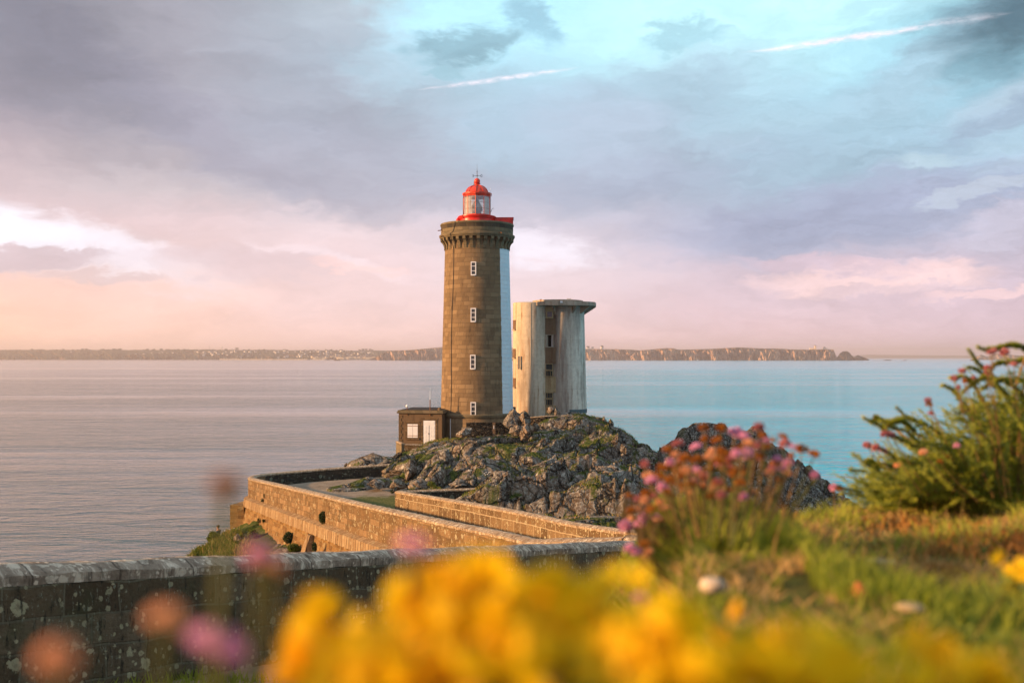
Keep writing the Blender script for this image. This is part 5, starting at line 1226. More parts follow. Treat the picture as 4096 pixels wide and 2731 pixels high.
skin_body('trousers', [A(.02, 0, .96), A(.02, -.10, .88), A(-.02, -.12, .48), A(.04, -.12, .12), A(.02, .10, .88), A(.02, .13, .48), A(.10, .13, .12)], [(0, 1), (1, 2), (2, 3), (0, 4), (4, 5), (5, 6)], [.16, .12, .09, .075, .12, .09, .075], M['trousers'], pe)
V, F = ICO3; Vh = V * np.array([.115, .095, .11]); Vh = Vh[:]; keep = Vh + hd + np.array([.025, 0, .045]); mesh_np('hair', keep, F, M['hair'], pe, smooth=True)
mesh_np('nose', V * np.array([.02, .014, .02]) + hd + np.array([-.10, 0, -.02]), F, M['skin'], pe, smooth=True)
for sy_ in (-.09, .09): mesh_np('ear', V * np.array([.02, .012, .03]) + hd + np.array([.0, sy_, -.01]), F, M['skin'], pe, smooth=True)
for dy in (-.12, .06):
    for k in range(4): MB().tube([A(-.31 - .0 * k, dy, 1.08 + .015 * (k - 1.5)), A(-.345, dy + .01, 1.085 + .015 * (k - 1.5)), A(-.335, dy + .04, 1.08 + .015 * (k - 1.5))], [.010, .009, .007], 5).build('finger', M['skin'], pe)
    MB().tube([A(-.29, dy, 1.11), A(-.32, dy + .015, 1.125), A(-.345, dy + .03, 1.115)], [.012, .010, .008], 5).build('thumb', M['skin'], pe)
rod = empty('fishing_rod', A(-.30, -.10, 1.08), 'thin dark fishing rod held up over the water by the man', 'fishing rod')
tip = W(700, 2085, 72.5); hb = A(-.05, -.05, .98); hm = A(-.34, -.12, 1.09)
MB().tube([hb, hm, W(818, 2101, 71.6), tip], [.018, .014, .009, .004], 5).build('rod_blank', M['iron'], rod)
MB().tube([hb, hm + (hm - hb) * .1], .022, 6).build('grip', M['wood'], rod)

# ------------------------------------------------------------------ far coasts
def coastmat(name, green0, green1, rock0, rock1, cut):
    m, t = newmat(name, .95, .1); p = t.pos
    g = t.new('ShaderNodeNewGeometry'); nz = t.new('ShaderNodeSeparateXYZ', {0: g.outputs['Normal']}).outputs[2]
    q = t.vm('SCALE', p, sc=.01)
    gr = t.mix(t.mr(t.noise(q, 2.2, 6, .7), .35, .65), green0 + (1,), green1 + (1,))
    rk = t.mix(t.mr(t.noise(t.map(q, sc=(3, 3, 6)), 1, 6, .7), .35, .65), rock0 + (1,), rock1 + (1,))
    f = t.math('ADD', nz, t.mr(t.noise(q, 3.0, 6, .7), .2, .8, -.35, .35, False))
    t.put(t.b.inputs['Base Color'], t.mix(t.mr(f, cut - .1, cut + .1), rk, gr)); bump(t, t.noise(q, 5, 7, .75), 12.0); return m
M['coast_wood'] = coastmat('wooded_coast', (.030, .036, .022), (.085, .085, .045), (.08, .06, .045), (.24, .17, .12), .25)
M['coast_cliff'] = coastmat('cliff_coast', (.05, .045, .028), (.10, .08, .045), (.18, .11, .075), (.72, .46, .30), .80)
M['coast_dark'] = coastmat('shaded_islet', (.03, .03, .025), (.06, .05, .04), (.05, .04, .035), (.14, .09, .06), .6)
CO = {}
def coast(name, sky, d, depth, mat, steep, gully, seed, step=2.2, bdep=0.0):
    px = np.arange(sky[0][0], sky[-1][0] + .01, step); top = np.interp(px, [q[0] for q in sky], [q[1] for q in sky])
    n = len(px); Kt = 26; V = np.zeros((Kt, n, 3)); ts = np.linspace(0, 1, Kt)
    for r, t_ in enumerate(ts):
        gl = gully * (fbm(px * .022 + t_ * .7, px * 0 + t_ * 1.8, seed, 4, .6) + .5 * fbm(px * .11 + t_ * 1.5, px * 0 + t_ * 4.0, seed + 9, 3, .6)) * (1 - t_ ** 2)
        gl = gl + gully * .5 * fbm(px * .07 + t_ * 2.5, px * 0 + t_ * 5.0 + 3, seed + 17, 4, .6) * math.sin(math.pi * t_)
        dd = d + depth * t_ + gl * depth * .8
        H = (HY - top) / FPX * dd + CAMZ
        if steep: f = 1 - (1 - min(1, t_ / .45)) ** 1.6 * 1.0; f = f * (.88 + .12 * t_)
        else: f = t_ ** .75
        z = H * f * (1 + (.10 * fbm(px * .09, px * 0 + t_ * 5, seed + 3, 4, .6)) * math.sin(math.pi * t_)) - (3 if r == 0 else 0)
        V[r, :, 0] = (px - 2048) / FPX * dd; V[r, :, 1] = dd; V[r, :, 2] = z
    back = V[-1:].copy(); back[..., 1] += depth * .5; back[..., 2] = -3
    V = np.concatenate([V, back]); k = Kt + 1; idx = np.arange(k * n).reshape(k, n)
    F = np.stack([idx[:-1, :-1], idx[:-1, 1:], idx[1:, 1:], idx[1:, :-1]], -1).reshape(-1, 4)
    o = mesh_np(name, V.reshape(-1, 3), F, mat, smooth=False); tag(o, kind='structure'); CO[name] = (px, V); return o
rj = lambda a, b, y0, y1, s, amp=1.5: [(x, y0 + (y1 - y0) * (x - a) / (b - a) + amp * float(fbm(np.array([x * .03]), np.array([s * 1.0]), 77, 4, .65)[0]) * 2) for x in np.arange(a, b + 1, 14)]
coast('wooded_shore', rj(-200, 600, 1399, 1399, 1, 1.2) + rj(614, 1100, 1399, 1398, 2, 2) + rj(1114, 1600, 1400, 1402, 3, 1.2), 7000, 1100, M['coast_wood'], False, .5, 5)
coast('cliff_headland', [(1478, 1437), (1500, 1430), (1530, 1412), (1550, 1402), (1600, 1401), (1650, 1399), (1700, 1394), (1770, 1388), (1850, 1386), (1950, 1390), (2100, 1391), (2300, 1394), (2420, 1396), (2520, 1398), (2560, 1401), (2600, 1402)], 6200, 700, M['coast_cliff'], True, 1.0, 15, 1.5)
coast('point_cliffs', [(2500, 1436), (2520, 1425), (2540, 1408), (2560, 1401), (2600, 1398), (2640, 1394), (2665, 1392), (2695, 1393), (2710, 1398), (2740, 1398), (2780, 1397), (2850, 1395), (2900, 1392), (2950, 1389), (3000, 1391), (3060, 1394), (3100, 1393), (3160, 1397), (3240, 1398), (3300, 1396), (3334, 1398), (3337, 1405), (3343, 1420), (3352, 1436)], 5900, 600, M['coast_cliff'], True, 1.1, 25, 1.5)
coast('round_islet', [(3346, 1437), (3352, 1425), (3360, 1412), (3372, 1405), (3388, 1404), (3398, 1410), (3408, 1423), (3416, 1428), (3424, 1424), (3432, 1419), (3440, 1424), (3450, 1427), (3462, 1431), (3475, 1437)], 5700, 160, M['coast_dark'], True, .6, 35, 1.0)
coast('small_island', [(3908, 1437), (3912, 1426), (3922, 1418), (3936, 1421), (3946, 1427), (3956, 1424), (3970, 1417), (3990, 1413), (4020, 1416), (4060, 1420), (4110, 1424), (4160, 1436)], 7000, 250, M['coast_cliff'], True, .5, 45, 1.0)
coast('distant_shore', [(3380, 1424), (3470, 1418), (3560, 1419), (3650, 1420), (3800, 1421), (3900, 1422), (4020, 1424), (4200, 1425)], 17000, 900, M['coast_wood'], True, .2, 55, 8)

def coast_pt(name, px, t_):
    pxs, V = CO[name]; i = int(np.argmin(np.abs(pxs - px))); r = t_ * 25; k = int(r); f = r - k; k2 = min(k + 1, 25); return V[k, i] * (1 - f) + V[k2, i] * f
# trees on the skyline of the wooded shore
M['far_tree'] = plain('distant_tree_leaves', (.020, .030, .014), .95, .05, .5, .03)
M['far_trunk'] = plain('distant_tree_trunk', (.03, .025, .02), .95, .05)
GT = 'trees along the skyline of the far shore'
def make_far_tree(flat, seed, w=9.0, hcr=5.5, hs=6.0):
    t_ = empty('far_tree', (0, 0, 0), 'dark rounded tree on the far wooded skyline', 'tree', GT)
    V, F = leaf_cloud(520, w, w * .8, hcr * (.55 if flat else 1.0), 3.2, seed, .3, .8)
    V2, F2 = ICO3; core = V2 * np.array([w * .8, w * .65, hcr * .8 * (.55 if flat else 1.0)]) * (1 + .22 * fbm(V2[:, 0:1] * 2 + V2[:, 2:3], V2[:, 1:2] * 2, seed, 3))
    allV = np.concatenate([V, core]) + np.array([0, 0, hs + hcr * .3]); Fl = F.tolist() + (F2 + len(V)).tolist()
    mesh_np('crown', allV, Fl, M['far_tree'], t_); MB().tube([(0, 0, -3), (0, 0, hs)], [.8, .5], 6).build('trunk', M['far_trunk'], t_)
    return t_
protos = [make_far_tree(False, 61), make_far_tree(False, 62, 12, 6, 5), make_far_tree(True, 63, 10, 6.5, 9)]
used = [False] * 3
def dup(root):
    r = root.copy(); C.objects.link(r)
    for ch in list(root.children):
        c = ch.copy(); C.objects.link(c); c.parent = r
        for g in ch.children:
            d_ = g.copy(); C.objects.link(d_); d_.parent = c
    return r
def put_tree(kind, px, name='wooded_shore', t_=.93, s=1.0, label=None):
    global used
    o = protos[kind] if not used[kind] else dup(protos[kind]); used[kind] = True
    p = coast_pt(name, px, t_); o.location = tuple(p - np.array([0, 0, 2.0])); o.scale = (s, s, s)
    if label: o['label'] = label; del o['group']
rt = np.random.default_rng(31)
for px in list(rt.uniform(10, 680, 52)) + list(rt.uniform(690, 1420, 62)): put_tree(int(rt.integers(0, 2)), px, s=float(rt.uniform(.45, .95)), t_=float(rt.uniform(.86, .98)))
for px, s in ((330, 1.1), (345, 1.0), (455, 1.1), (480, 1.2), (590, 1.0), (645, 1.1), (905, 1.0)): put_tree(1, px, s=s, t_=.96)
for k in range(3):
    for ch in protos[k].children: pass
put_tree(2, 948, s=1.5, label='wide umbrella-shaped tree standing above the village at the water tower')
o_ = [ob for ob in C.objects if ob.get('label', '').startswith('wide umbrella')]
for i, (px, s) in enumerate(((1438, 1.1), (1452, 1.25), (1466, 1.25), (1480, 1.15), (1490, .9))):
    if not used[2]: break
    q = dup(protos[2]); p = coast_pt('wooded_shore', px, .93); q.location = tuple(p - np.array([0, 0, 2])); q.scale = (s, s, s); q['label'] = 'flat-topped pine in the raised clump above the end of the waterfront'; q['group'] = 'flat-topped pines in one clump'
# village houses
M['wall_white'] = plain('white_render', (.80, .74, .68), .9, .1, .12, .02); M['wall_cream'] = plain('cream_render', (.80, .64, .46), .9, .1, .1, .02); M['slate'] = plain('slate_roof', (.05, .055, .07), .8, .2)
def make_house(w, dp, h, rh, wm, label, group):
    t_ = empty('far_house', (0, 0, 0), label, 'house', group)
    a, b = w / 2, dp / 2
    m = MB(); V = [(-a, -b, -4), (a, -b, -4), (a, b, -4), (-a, b, -4), (-a, -b, h), (a, -b, h), (a, b, h), (-a, b, h), (-a, 0, h + rh), (a, 0, h + rh)]
    m.add(V, [[0, 1, 5, 4], [2, 3, 7, 6], [1, 2, 6, 9, 5], [3, 0, 4, 8, 7], [4, 5, 9, 8], [6, 7, 8, 9]]); m.build('wall', M[wm], t_)
    m = MB(); e = .5; V = [(-a - e, -b - e, h - .3), (a + e, -b - e, h - .3), (a + e, 0, h + rh + .25), (-a - e, 0, h + rh + .25), (-a - e, b + e, h - .3), (a + e, b + e, h - .3)]
    V += [(x, y, z + .5) for x, y, z in V]
    m.add(V, [[0, 1, 2, 3], [3, 2, 5, 4], [9, 8, 7, 6], [10, 11, 8, 9], [0, 6, 7, 1], [4, 5, 11, 10], [1, 7, 8, 2], [2, 8, 11, 5], [0, 3, 9, 6], [3, 4, 10, 9]]); rf = m.build('roof', M['slate'], t_)
    m = MB(); m.box((a * .7, 0, h + rh + .9), (1.1, .8, 1.8)); m.build('chimney', M[wm], rf); return t_
GV = 'small white houses scattered over the wooded hill'; GW = 'row of sunlit houses along the far waterfront'
hA = make_house(11, 8, 5, 4, 'wall_white', 'small white slate-roofed house among trees on the far hillside', GV)
hB = make_house(13, 9, 9, 4, 'wall_cream', 'sunlit cream house in the row along the far waterfront', GW)
hC = make_house(9, 9, 7, 5, 'wall_white', 'small white slate-roofed house among trees on the far hillside', GV)
us = set()
def put_house(pr, px, t_, s, rz, name='wooded_shore', label=None, grp=True, zoff=0.0):
    o = pr if pr.name not in us else dup(pr); us.add(pr.name)
    p = coast_pt(name, px, t_); o.location = (p[0], p[1], p[2] + zoff); o.scale = (s,) * 3; o.rotation_euler = (0, 0, rz)
    if label: o['label'] = label
    if not grp and 'group' in o: del o['group']
    return o
for px in rt.uniform(770, 1500, 92):
    put_house(hA if rt.random() < .6 else hC, px, float(np.clip(rt.normal(.50, .20), .12, .86)), float(rt.uniform(1.0, 1.7)), float(rt.uniform(-.9, .9)))
for px, t_ in ((543, .45), (575, .45), (580, .46), (608, .58), (638, .58), (650, .62), (668, .55), (690, .55), (283, .7), (860, .72), (782, .75)): put_house(hA, px, t_, 1.0, float(rt.uniform(-.5, .5)))
for px in list(np.arange(1255, 1500, 6.5)): put_house(hB, px + float(rt.uniform(-1.5, 1.5)), float(rt.uniform(.02, .055)), float(rt.uniform(1.1, 1.6)), float(rt.uniform(-.15, .15)), zoff=4)
for px in rt.uniform(1150, 1500, 26): put_house(hB, px, float(rt.uniform(.08, .22)), float(rt.uniform(.7, 1.1)), float(rt.uniform(-.5, .5)), zoff=2)
put_house(hA, 2352, .95, 1.6, .2, 'cliff_headland', 'pale house nearest the concrete tower on the far headland top', False, 3)
put_house(hA, 2371, .95, 1.2, -.3, 'cliff_headland', 'low pale house, middle of three on the far headland top', False, 3)
put_house(hC, 2408, .95, 1.7, .3, 'cliff_headland', 'tallest of three pale houses on the far headland top', False, 3)
# quay, water tower, semaphore station
q0 = W(870, 1439, 6850); q1 = W(1300, 1438, 6900)
mb = MB(); mb.box(((q0[0] + q1[0]) / 2, 6900, 2.0), (q1[0] - q0[0], 12, 8)); tag(mb.build('harbour_quay', M['wall_cream'], loc=((q0[0] + q1[0]) / 2, 6900, 0)), 'long low stone breakwater at the far village waterline', 'quay')
p = coast_pt('wooded_shore', 887, .96); wt = empty('water_tower', p, 'pale water tower above the trees of the far village', 'water tower')
MB().lathe([(3.5, p[2] - 3), (3.0, p[2] + 16), (7, p[2] + 19), (7, p[2] + 26), (.1, p[2] + 28)], (p[0], p[1]), 20).build('tank', M['wall_white'], wt, smooth=True)
MB().tube([(p[0], p[1], p[2] + 27), (p[0], p[1], p[2] + 37)], .5, 5).build('mast', M['wall_white'], wt)
p = coast_pt('wooded_shore', 838, .96); tag(MB().tube([(p[0], p[1], p[2] - 3), (p[0], p[1], p[2] + 38)], [1.2, .5], 6).build('radio_mast', M['far_trunk'], loc=p), 'thin dark mast on the hill left of the water tower', 'mast')
p = coast_pt('point_cliffs', 3255, .9); sm = empty('signal_station', p, 'cream signal station with a square tower on the cliff top', 'building')
MB().box((p[0] - 8, p[1], p[2] + 4), (34, 12, 12)).build('wall', M['wall_cream'], sm); MB().box((p[0] + 10, p[1] - 2, p[2] + 12), (10, 10, 26)).build('tower', M['wall_cream'], sm); MB().box((p[0] + 10, p[1] - 2, p[2] + 26), (12, 12, 3)).build('tower_cap', M['slate'], sm)
p = coast_pt('point_cliffs', 3300, .9); sm = empty('lookout_station', p, 'low white lookout with a dark hipped roof on the cliff end', 'building')
MB().box((p[0], p[1], p[2] + 4), (30, 12, 9)).build('wall', M['wall_white'], sm); MB().lathe([(9, p[2] + 8.5), (8, p[2] + 10), (5, p[2] + 13), (.1, p[2] + 16)], (p[0] - 2, p[1]), 6).build('roof', M['slate'], sm)
# boats
def make_boat(L, mh, label, group):
    t_ = empty('sailing_boat', (0, 0, 0), label, 'boat', group)
    V = []
    for x, w, zt_ in ((-.5, .24, .13), (-.25, .31, .11), (.1, .30, .11), (.35, .17, .13), (.5, .01, .17)):
        V += [(x * L, -w * L * .5, zt_ * L), (x * L, -w * L * .35, 0), (x * L, 0, -.05 * L), (x * L, w * L * .35, 0), (x * L, w * L * .5, zt_ * L)]
    m = MB(); m.add(V, [[i * 5 + k, i * 5 + k + 1, (i + 1) * 5 + k + 1, (i + 1) * 5 + k] for i in range(4) for k in range(4)] + [[i * 5 + 4, i * 5, (i + 1) * 5, (i + 1) * 5 + 4] for i in range(4)] + [[0, 4, 3, 2, 1]]); m.build('hull', M['wall_white'], t_)
    MB().box((0, 0, .16 * L), (.35 * L, .18 * L, .08 * L)).build('cabin', M['white_paint'], t_)
    MB().tube([(.05 * L, 0, .1 * L), (.05 * L, 0, mh)], [.45, .3], 5).build('mast', M['wall_white'], t_)
    MB().tube([(.05 * L, 0, .25 * L), (-.4 * L, 0, .25 * L)], .5, 5).build('furled_sail', M['wall_cream'], t_); return t_
for i, (px, L, mh, lb) in enumerate(((799, 10, 14, 'smallest moored sailing boat, leftmost of three off the far marina'), (820, 10, 19, 'moored sailing boat, middle of three off the far marina'), (834, 14, 27, 'tallest moored sailing boat, right one of three off the far marina'))):
    b = make_boat(L, mh, lb, None); p = W(px, 1440, 6400); b.location = (p[0], 6300, 0); b.rotation_euler = (0, 0, .2 * i)
GM = 'masts of the boats in the far marina'; mp = make_boat(9, 18, 'pale mast and hull among the boats in the far marina', GM); first = True
for px in list(rt.uniform(868, 965, 24)) + list(rt.uniform(965, 1090, 12)):
    o = mp if first else dup(mp); first = False; d_ = float(rt.uniform(6650, 6800)); o.location = ((px - 2048) / FPX * d_, d_, 0); s = float(rt.uniform(.6, 1.2)); o.scale = (s, s, s); o.rotation_euler = (0, 0, float(rt.uniform(0, 3)))
def motor(px, py, L, label):
    d_ = CAMZ * FPX / (py - HY); x = (px - 2048) / FPX * d_; t_ = empty('motor_boat', (x, d_, 0), label, 'boat')
    V = []
    for q, w in ((-.5, .3), (.1, .32), (.5, .02)): V += [(x + q * L, d_ - w * L * .5, .2 * L), (x + q * L, d_, -.05 * L), (x + q * L, d_ + w * L * .5, .2 * L)]
    m = MB(); m.add(V, [[0, 1, 4, 3], [1, 2, 5, 4], [3, 4, 7, 6], [4, 5, 8, 7], [2, 0, 3, 5], [5, 3, 6, 8], [0, 2, 1]]); m.build('hull', M['wall_white'], t_); MB().box((x - .05 * L, d_, .32 * L), (.4 * L, .22 * L, .25 * L)).build('cabin', M['white_paint'], t_)
motor(2791, 1441.5, 11, 'small white motor boat below the point cliffs'); motor(1686, 1443, 9, 'tiny white boat near the foot of the cliff headland')
for px, py, w, lb in ((1345, 1442, 24, 'left of two dark rocks awash off the far village'), (1356, 1442, 14, 'right of two dark rocks awash off the far village'), (3549, 1434, 40, 'low dark reef right of the round islet'), (3619, 1433.6, 12, 'lone rock in the open water past the reef'), (3888, 1433.4, 18, 'small dark rock left of the small island')):
    d_ = 5400; x = (px - 2048) / FPX * d_; V, F = ICO3; v = V * np.array([w * .5, 8, 4.5]) * (1 + .4 * fbm(V[:, 0:1] * 2, V[:, 1:2] * 2 + V[:, 2:3], int(px), 3)); tag(mesh_np('sea_rock', v + np.array([x, d_, .5]), F, M['coast_dark'], loc=(x, d_, 0)), lb, 'rock')

# ------------------------------------------------------------------ air
hm, ht = newmat('evening_air'); ht.n.clear()
pv = ht.new('ShaderNodeVolumePrincipled', {'Color': (.92, .82, .82, 1), 'Density': 9.5e-5, 'Anisotropy': .2})
ht.l.new(pv.outputs[0], ht.new('ShaderNodeOutputMaterial').inputs['Volume'])
mb = MB(); mb.box((0, 9600, 82), (26000, 20800, 176)); hz_o = mb.build('haze', hm, loc=(0, 9600, 0)); hz_o['kind'] = 'stuff'

# ------------------------------------------------------------------ foreground: sea thrift, yellow flowers, turf, succulent shrub
def thrift_head(seed, r=.011):
    """domed cluster of small papery florets"""
    r_ = np.random.default_rng(seed); V = []; F = []
    for i in range(46):
        v = r_.normal(size=3); v /= np.linalg.norm(v); v[2] = abs(v[2]) * 1.1 - .35; v /= np.linalg.norm(v)
        a = np.cross(v, r_.normal(size=3)); a /= np.linalg.norm(a); b = np.cross(v, a); c = v * r * r_.uniform(.75, 1.05); s = r * r_.uniform(.30, .48); k = len(V)
        for q in range(5):
            t_ = 2 * math.pi * q / 5; V.append(c + (a * math.cos(t_) + b * math.sin(t_)) * s + v * s * .35)
        V.append(c - v * s * .7); F += [[k + 5, k + q, k + (q + 1) % 5] for q in range(5)]
    return np.array(V) + np.array([0, 0, r * .2]), F
HEADS = {}
for i, mt in enumerate(('pink', 'brown_head', 'peach_head', 'dusky_head')):
    V, F = thrift_head(100 + i); me = bpy.data.meshes.new('flower_head'); me.from_pydata(V.tolist(), [], F); me.materials.append(M[mt]); HEADS[mt] = me
def add_head(kind, p, parent, s=1.0, tilt=.3):
    o = bpy.data.objects.new('flower_head', HEADS[kind]); C.objects.link(o); o.parent = parent; o.location = tuple(np.array(p) - wloc(parent)); o.scale = (s * random.uniform(.85, 1.2), s * random.uniform(.85, 1.2), s * random.uniform(.7, 1.05))
    o.rotation_euler = (random.uniform(-tilt, tilt), random.uniform(-tilt, tilt), random.uniform(0, 6.28)); return o
def curve_stem(a, b, bow=.1):
    a = np.array(a); b = np.array(b); m = (a + b) / 2 + np.array([random.uniform(-1, 1), random.uniform(-1, 1), 0]) * bow * np.linalg.norm(b - a); return [a, a * .5 + m * .5 + (m - (a + b) / 2) * .25, m, b * .5 + m * .5 + (m - (a + b) / 2) * .25, b]
# the big clump: heads traced in the photograph, each on its own stem out of the cushion (x, y, kind, size px)
K = {'p': 'pink', 'b': 'brown_head', 'o': 'peach_head', 'd': 'dusky_head'}
random.seed(11)
heads = [(2815,1715,'b',46),(2882,1718,'b',46),(2868,1765,'b',42),(2942,1735,'p',60),(2975,1750,'p',48),(3036,1712,'d',44),(3050,1748,'b',40),(3092,1763,'b',36),(3131,1750,'b',40),(3140,1778,'d',46),(3208,1802,'b',50),(3255,1820,'b',42),(3165,1826,'d',30),
 (2712,1778,'d',48),(2785,1790,'p',44),(2820,1760,'b',38),(2850,1808,'o',36),(2995,1775,'o',46),(3025,1785,'d',44),(3065,1792,'b',44),(2740,1835,'b',48),(2725,1838,'p',34),(2705,1870,'b',46),(2660,1875,'b',40),(2788,1842,'b',52),(2855,1850,'b',44),(2880,1850,'b',44),(2930,1840,'d',46),(2990,1820,'p',52),(3005,1830,'d',38),(3048,1835,'p',36),(3098,1862,'b',42),(3136,1880,'p',46),(3150,1896,'o',34),
 (2580,1862,'d',44),(2595,1905,'o',52),(2635,1905,'b',48),(2605,1925,'p',44),(2680,1925,'b',52),(2712,1890,'b',44),(2660,1965,'p',50),(2780,1930,'p',36),(2775,1925,'d',34),(2798,1890,'o',34),(2920,1880,'d',44),(2945,1900,'b',46),(2960,1935,'b',50),(2980,1880,'b',34),(3080,1895,'o',44),(3120,1925,'b',42),(3155,1855,'p',44),(3260,1902,'p',44),(3268,1903,'b',24),
 (2585,1985,'b',52),(2580,2005,'o',44),(2620,1985,'d',30),(2660,2035,'o',40),(2640,2010,'o',38),(2735,1965,'o',36),(2771,1968,'o',34),(2720,1945,'b',34),(2825,1990,'b',30),(2875,1930,'d',44),(2870,1935,'o',30),(3008,1970,'o',32),(3074,1960,'o',34),(2945,1960,'b',30),(2525,2045,'b',46),(2552,2040,'o',40),(2605,2040,'b',46),(2575,2080,'p',52),(2530,2075,'o',40),(2502,2110,'p',62),(2560,2100,'p',46),(2635,2085,'o',46),(2625,2075,'p',38),(2550,2000,'d',34),(2900,1815,'b',40),(2958,1795,'b',34),(2830,1830,'o',34),(2760,1880,'o',30),(2700,1820,'o',36),(2690,1985,'b',34),(3110,1840,'p',36),(3170,1790,'p',34),(3060,1760,'p',36),(2838,1880,'b',34)]
bc = W(2860, 2150, 1.55); gzz = gz(bc[0], bc[1])
heads += [(float(random.gauss(2860, 150)), float(random.uniform(1800, 1990)), random.choice('pbobobd'), random.uniform(34, 50)) for _ in range(44)]
th = empty('sea_thrift', (bc[0], bc[1], gzz), 'large clump of pink and withered brown sea thrift in front of the far dark rock', 'flower clump')
cush = W(2850, 2170, 1.5)
for x, y, k, s in heads:
    d = 1.45 + random.uniform(-.16, .20); p = W(x, y, d); sc = s * .90 * d / FPX / .024
    root = W(2650 + (x - 2500) * .60 + random.uniform(-25, 25), 2170 + random.uniform(-25, 30), d * .99 + random.uniform(0, .06))
    add_head(K[k], p, th, sc); 
    MB().tube(curve_stem(root, p - np.array([0, 0, .004]), .05), [.0016, .0014, .0013, .0012, .0011], 4).build('stem', M['stem' if random.random() < .6 else 'tan_stem'], th)
def cushion(name, cx, cy, d, rx, rz_, n, hgt, seed, mat, parent=None, wid=.0035, lean=.7, depth=.22):
    r_ = np.random.default_rng(seed); c = W(cx, cy, d); s = d / FPX
    u = r_.uniform(-1, 1, n); v = r_.uniform(-1, 1, n); w = r_.uniform(0, 1, n)
    P = np.stack([c[0] + u * rx * s, c[1] + v * depth, c[2] + (1 - u ** 2) * rz_ * s * (w - .6)], 1)
    return blade_obj(name, P, hgt, wid, seed, mat, lean, None if parent else 'stuff', parent)
cushion('foliage', 2930, 2210, 1.52, 290, 170, 13000, .026, 201, 'grass', th, .003)
cushion('foliage', 2880, 2120, 1.56, 200, 120, 4500, .034, 204, 'grass', th, .0028)
cushion('dead_foliage', 2850, 2170, 1.6, 330, 120, 500, .07, 202, 'tan_stem', th, .0025, .3)
cushion('foliage', 2765, 2290, 1.42, 110, 260, 12000, .024, 203, 'leaf', th, .003)
# smaller pair below, against the wall end
t2 = empty('sea_thrift', W(2620, 2290, 1.35), 'small group of pink and rust sea thrift heads in front of the wall corner', 'flower clump')
for x, y, k, s in ((2520, 2196, 'p', 50), (2545, 2212, 'p', 48), (2582, 2180, 'b', 46), (2575, 2218, 'o', 48), (2595, 2205, 'o', 40)):
    p = W(x, y, 1.32); add_head(K[k], p, t2, s * .84 * 1.32 / FPX / .024); MB().tube(curve_stem(W(2690, 2330, 1.35), p, .08), .0013, 4).build('stem', M['tan_stem'], t2)
# single blurred heads close to the lens
singles = [(905, 1955, .36, 'brown_head', 'single withered brown thrift head rising alone against the sea', 130), (660, 2490, .34, 'peach_head', 'orange fading thrift head in front of the dark wall, upper left', 150), (862, 2592, .36, 'pink', 'bright pink thrift head in front of the dark wall', 160), (225, 2650, .30, 'peach_head', 'tan fading thrift head at the bottom left corner', 190), (1042, 2235, .42, 'pink', 'pale pink thrift head overlapping the near wall coping', 110), (1085, 2275, .42, 'peach_head', 'orange thrift head just right of the pale pink one at the coping', 80), (1652, 2185, .42, 'pink', 'pink thrift head against the causeway wall above the yellow flowers', 90), (1590, 2370, .45, 'pink', 'mauve pink thrift head at the left edge of the yellow flowers', 90), (1400, 2565, .42, 'peach_head', 'dull pink thrift head low between yellow flowers', 90), (2561, 2395, .8, 'pink', 'pale pink thrift head over the road bend', 50)]
for x, y, d, k, lb, s in singles:
    d = d * .78
    p = W(x, y, d); g = np.array([p[0] + .02, p[1] + .03, 0]); g[2] = max(gz(g[0], g[1]), p[2] - .45)
    t_ = empty('thrift_flower', g, lb, 'flower'); hd_ = add_head(k, p, t_, s * .9 * d / FPX / .024); hd_.rotation_euler = (random.uniform(-.5, .5), random.uniform(-.8, .8), random.uniform(0, 6)); hd_.scale.x *= 1.35
    MB().tube(curve_stem(g, p, .06), .0016, 5).build('stem', M['stem'], t_)

# yellow pea-like flowers
def yellow_flower(seed, mt):
    r_ = np.random.default_rng(seed); V = []; F = []
    for i in range(7):
        a = 2 * math.pi * i / 7 + r_.uniform(-.2, .2); dx = np.array([math.cos(a), math.sin(a), .35]); dx /= np.linalg.norm(dx); sd = np.array([-math.sin(a), math.cos(a), 0]); k = len(V)
        L = r_.uniform(.85, 1.1); pts = [(0, .06, 0), (.45, .26, .10), (.85, .34, .22), (1.05, .2, .2)]
        for u, w, h in pts:
            for sg in (-1, 0, 1): V.append(dx * u * L + sd * w * sg + np.array([0, 0, h + (.12 if sg == 0 else 0) * -1]))
        F += [[k + r * 3 + c, k + r * 3 + c + 1, k + (r + 1) * 3 + c + 1, k + (r + 1) * 3 + c] for r in range(3) for c in range(2)]
    me = bpy.data.meshes.new('flower'); me.from_pydata([tuple(v * .0085) for v in V], [], F); me.materials.append(M[mt]); return me
YF = [yellow_flower(301, 'yellow'), yellow_flower(302, 'yellow'), yellow_flower(303, 'yellow'), yellow_flower(304, 'orange')]
def leafy_stem(mb, a, b, n, L, wd):
    a = np.array(a); b = np.array(b)
    for i in range(n):
        t_ = random.uniform(.1, .97); p = a + (b - a) * t_; v = np.array([random.gauss(0, 1), random.gauss(0, 1), random.gauss(.4, .5)]); v /= np.linalg.norm(v); s = np.cross(v, (0, 0, 1)); s = s / (np.linalg.norm(s) + 1e-6); l = L * random.uniform(.6, 1.2)
        mb.add([p, p + v * l * .5 + s * wd * l, p + v * l, p + v * l * .5 - s * wd * l], [[0, 1, 2, 3]])
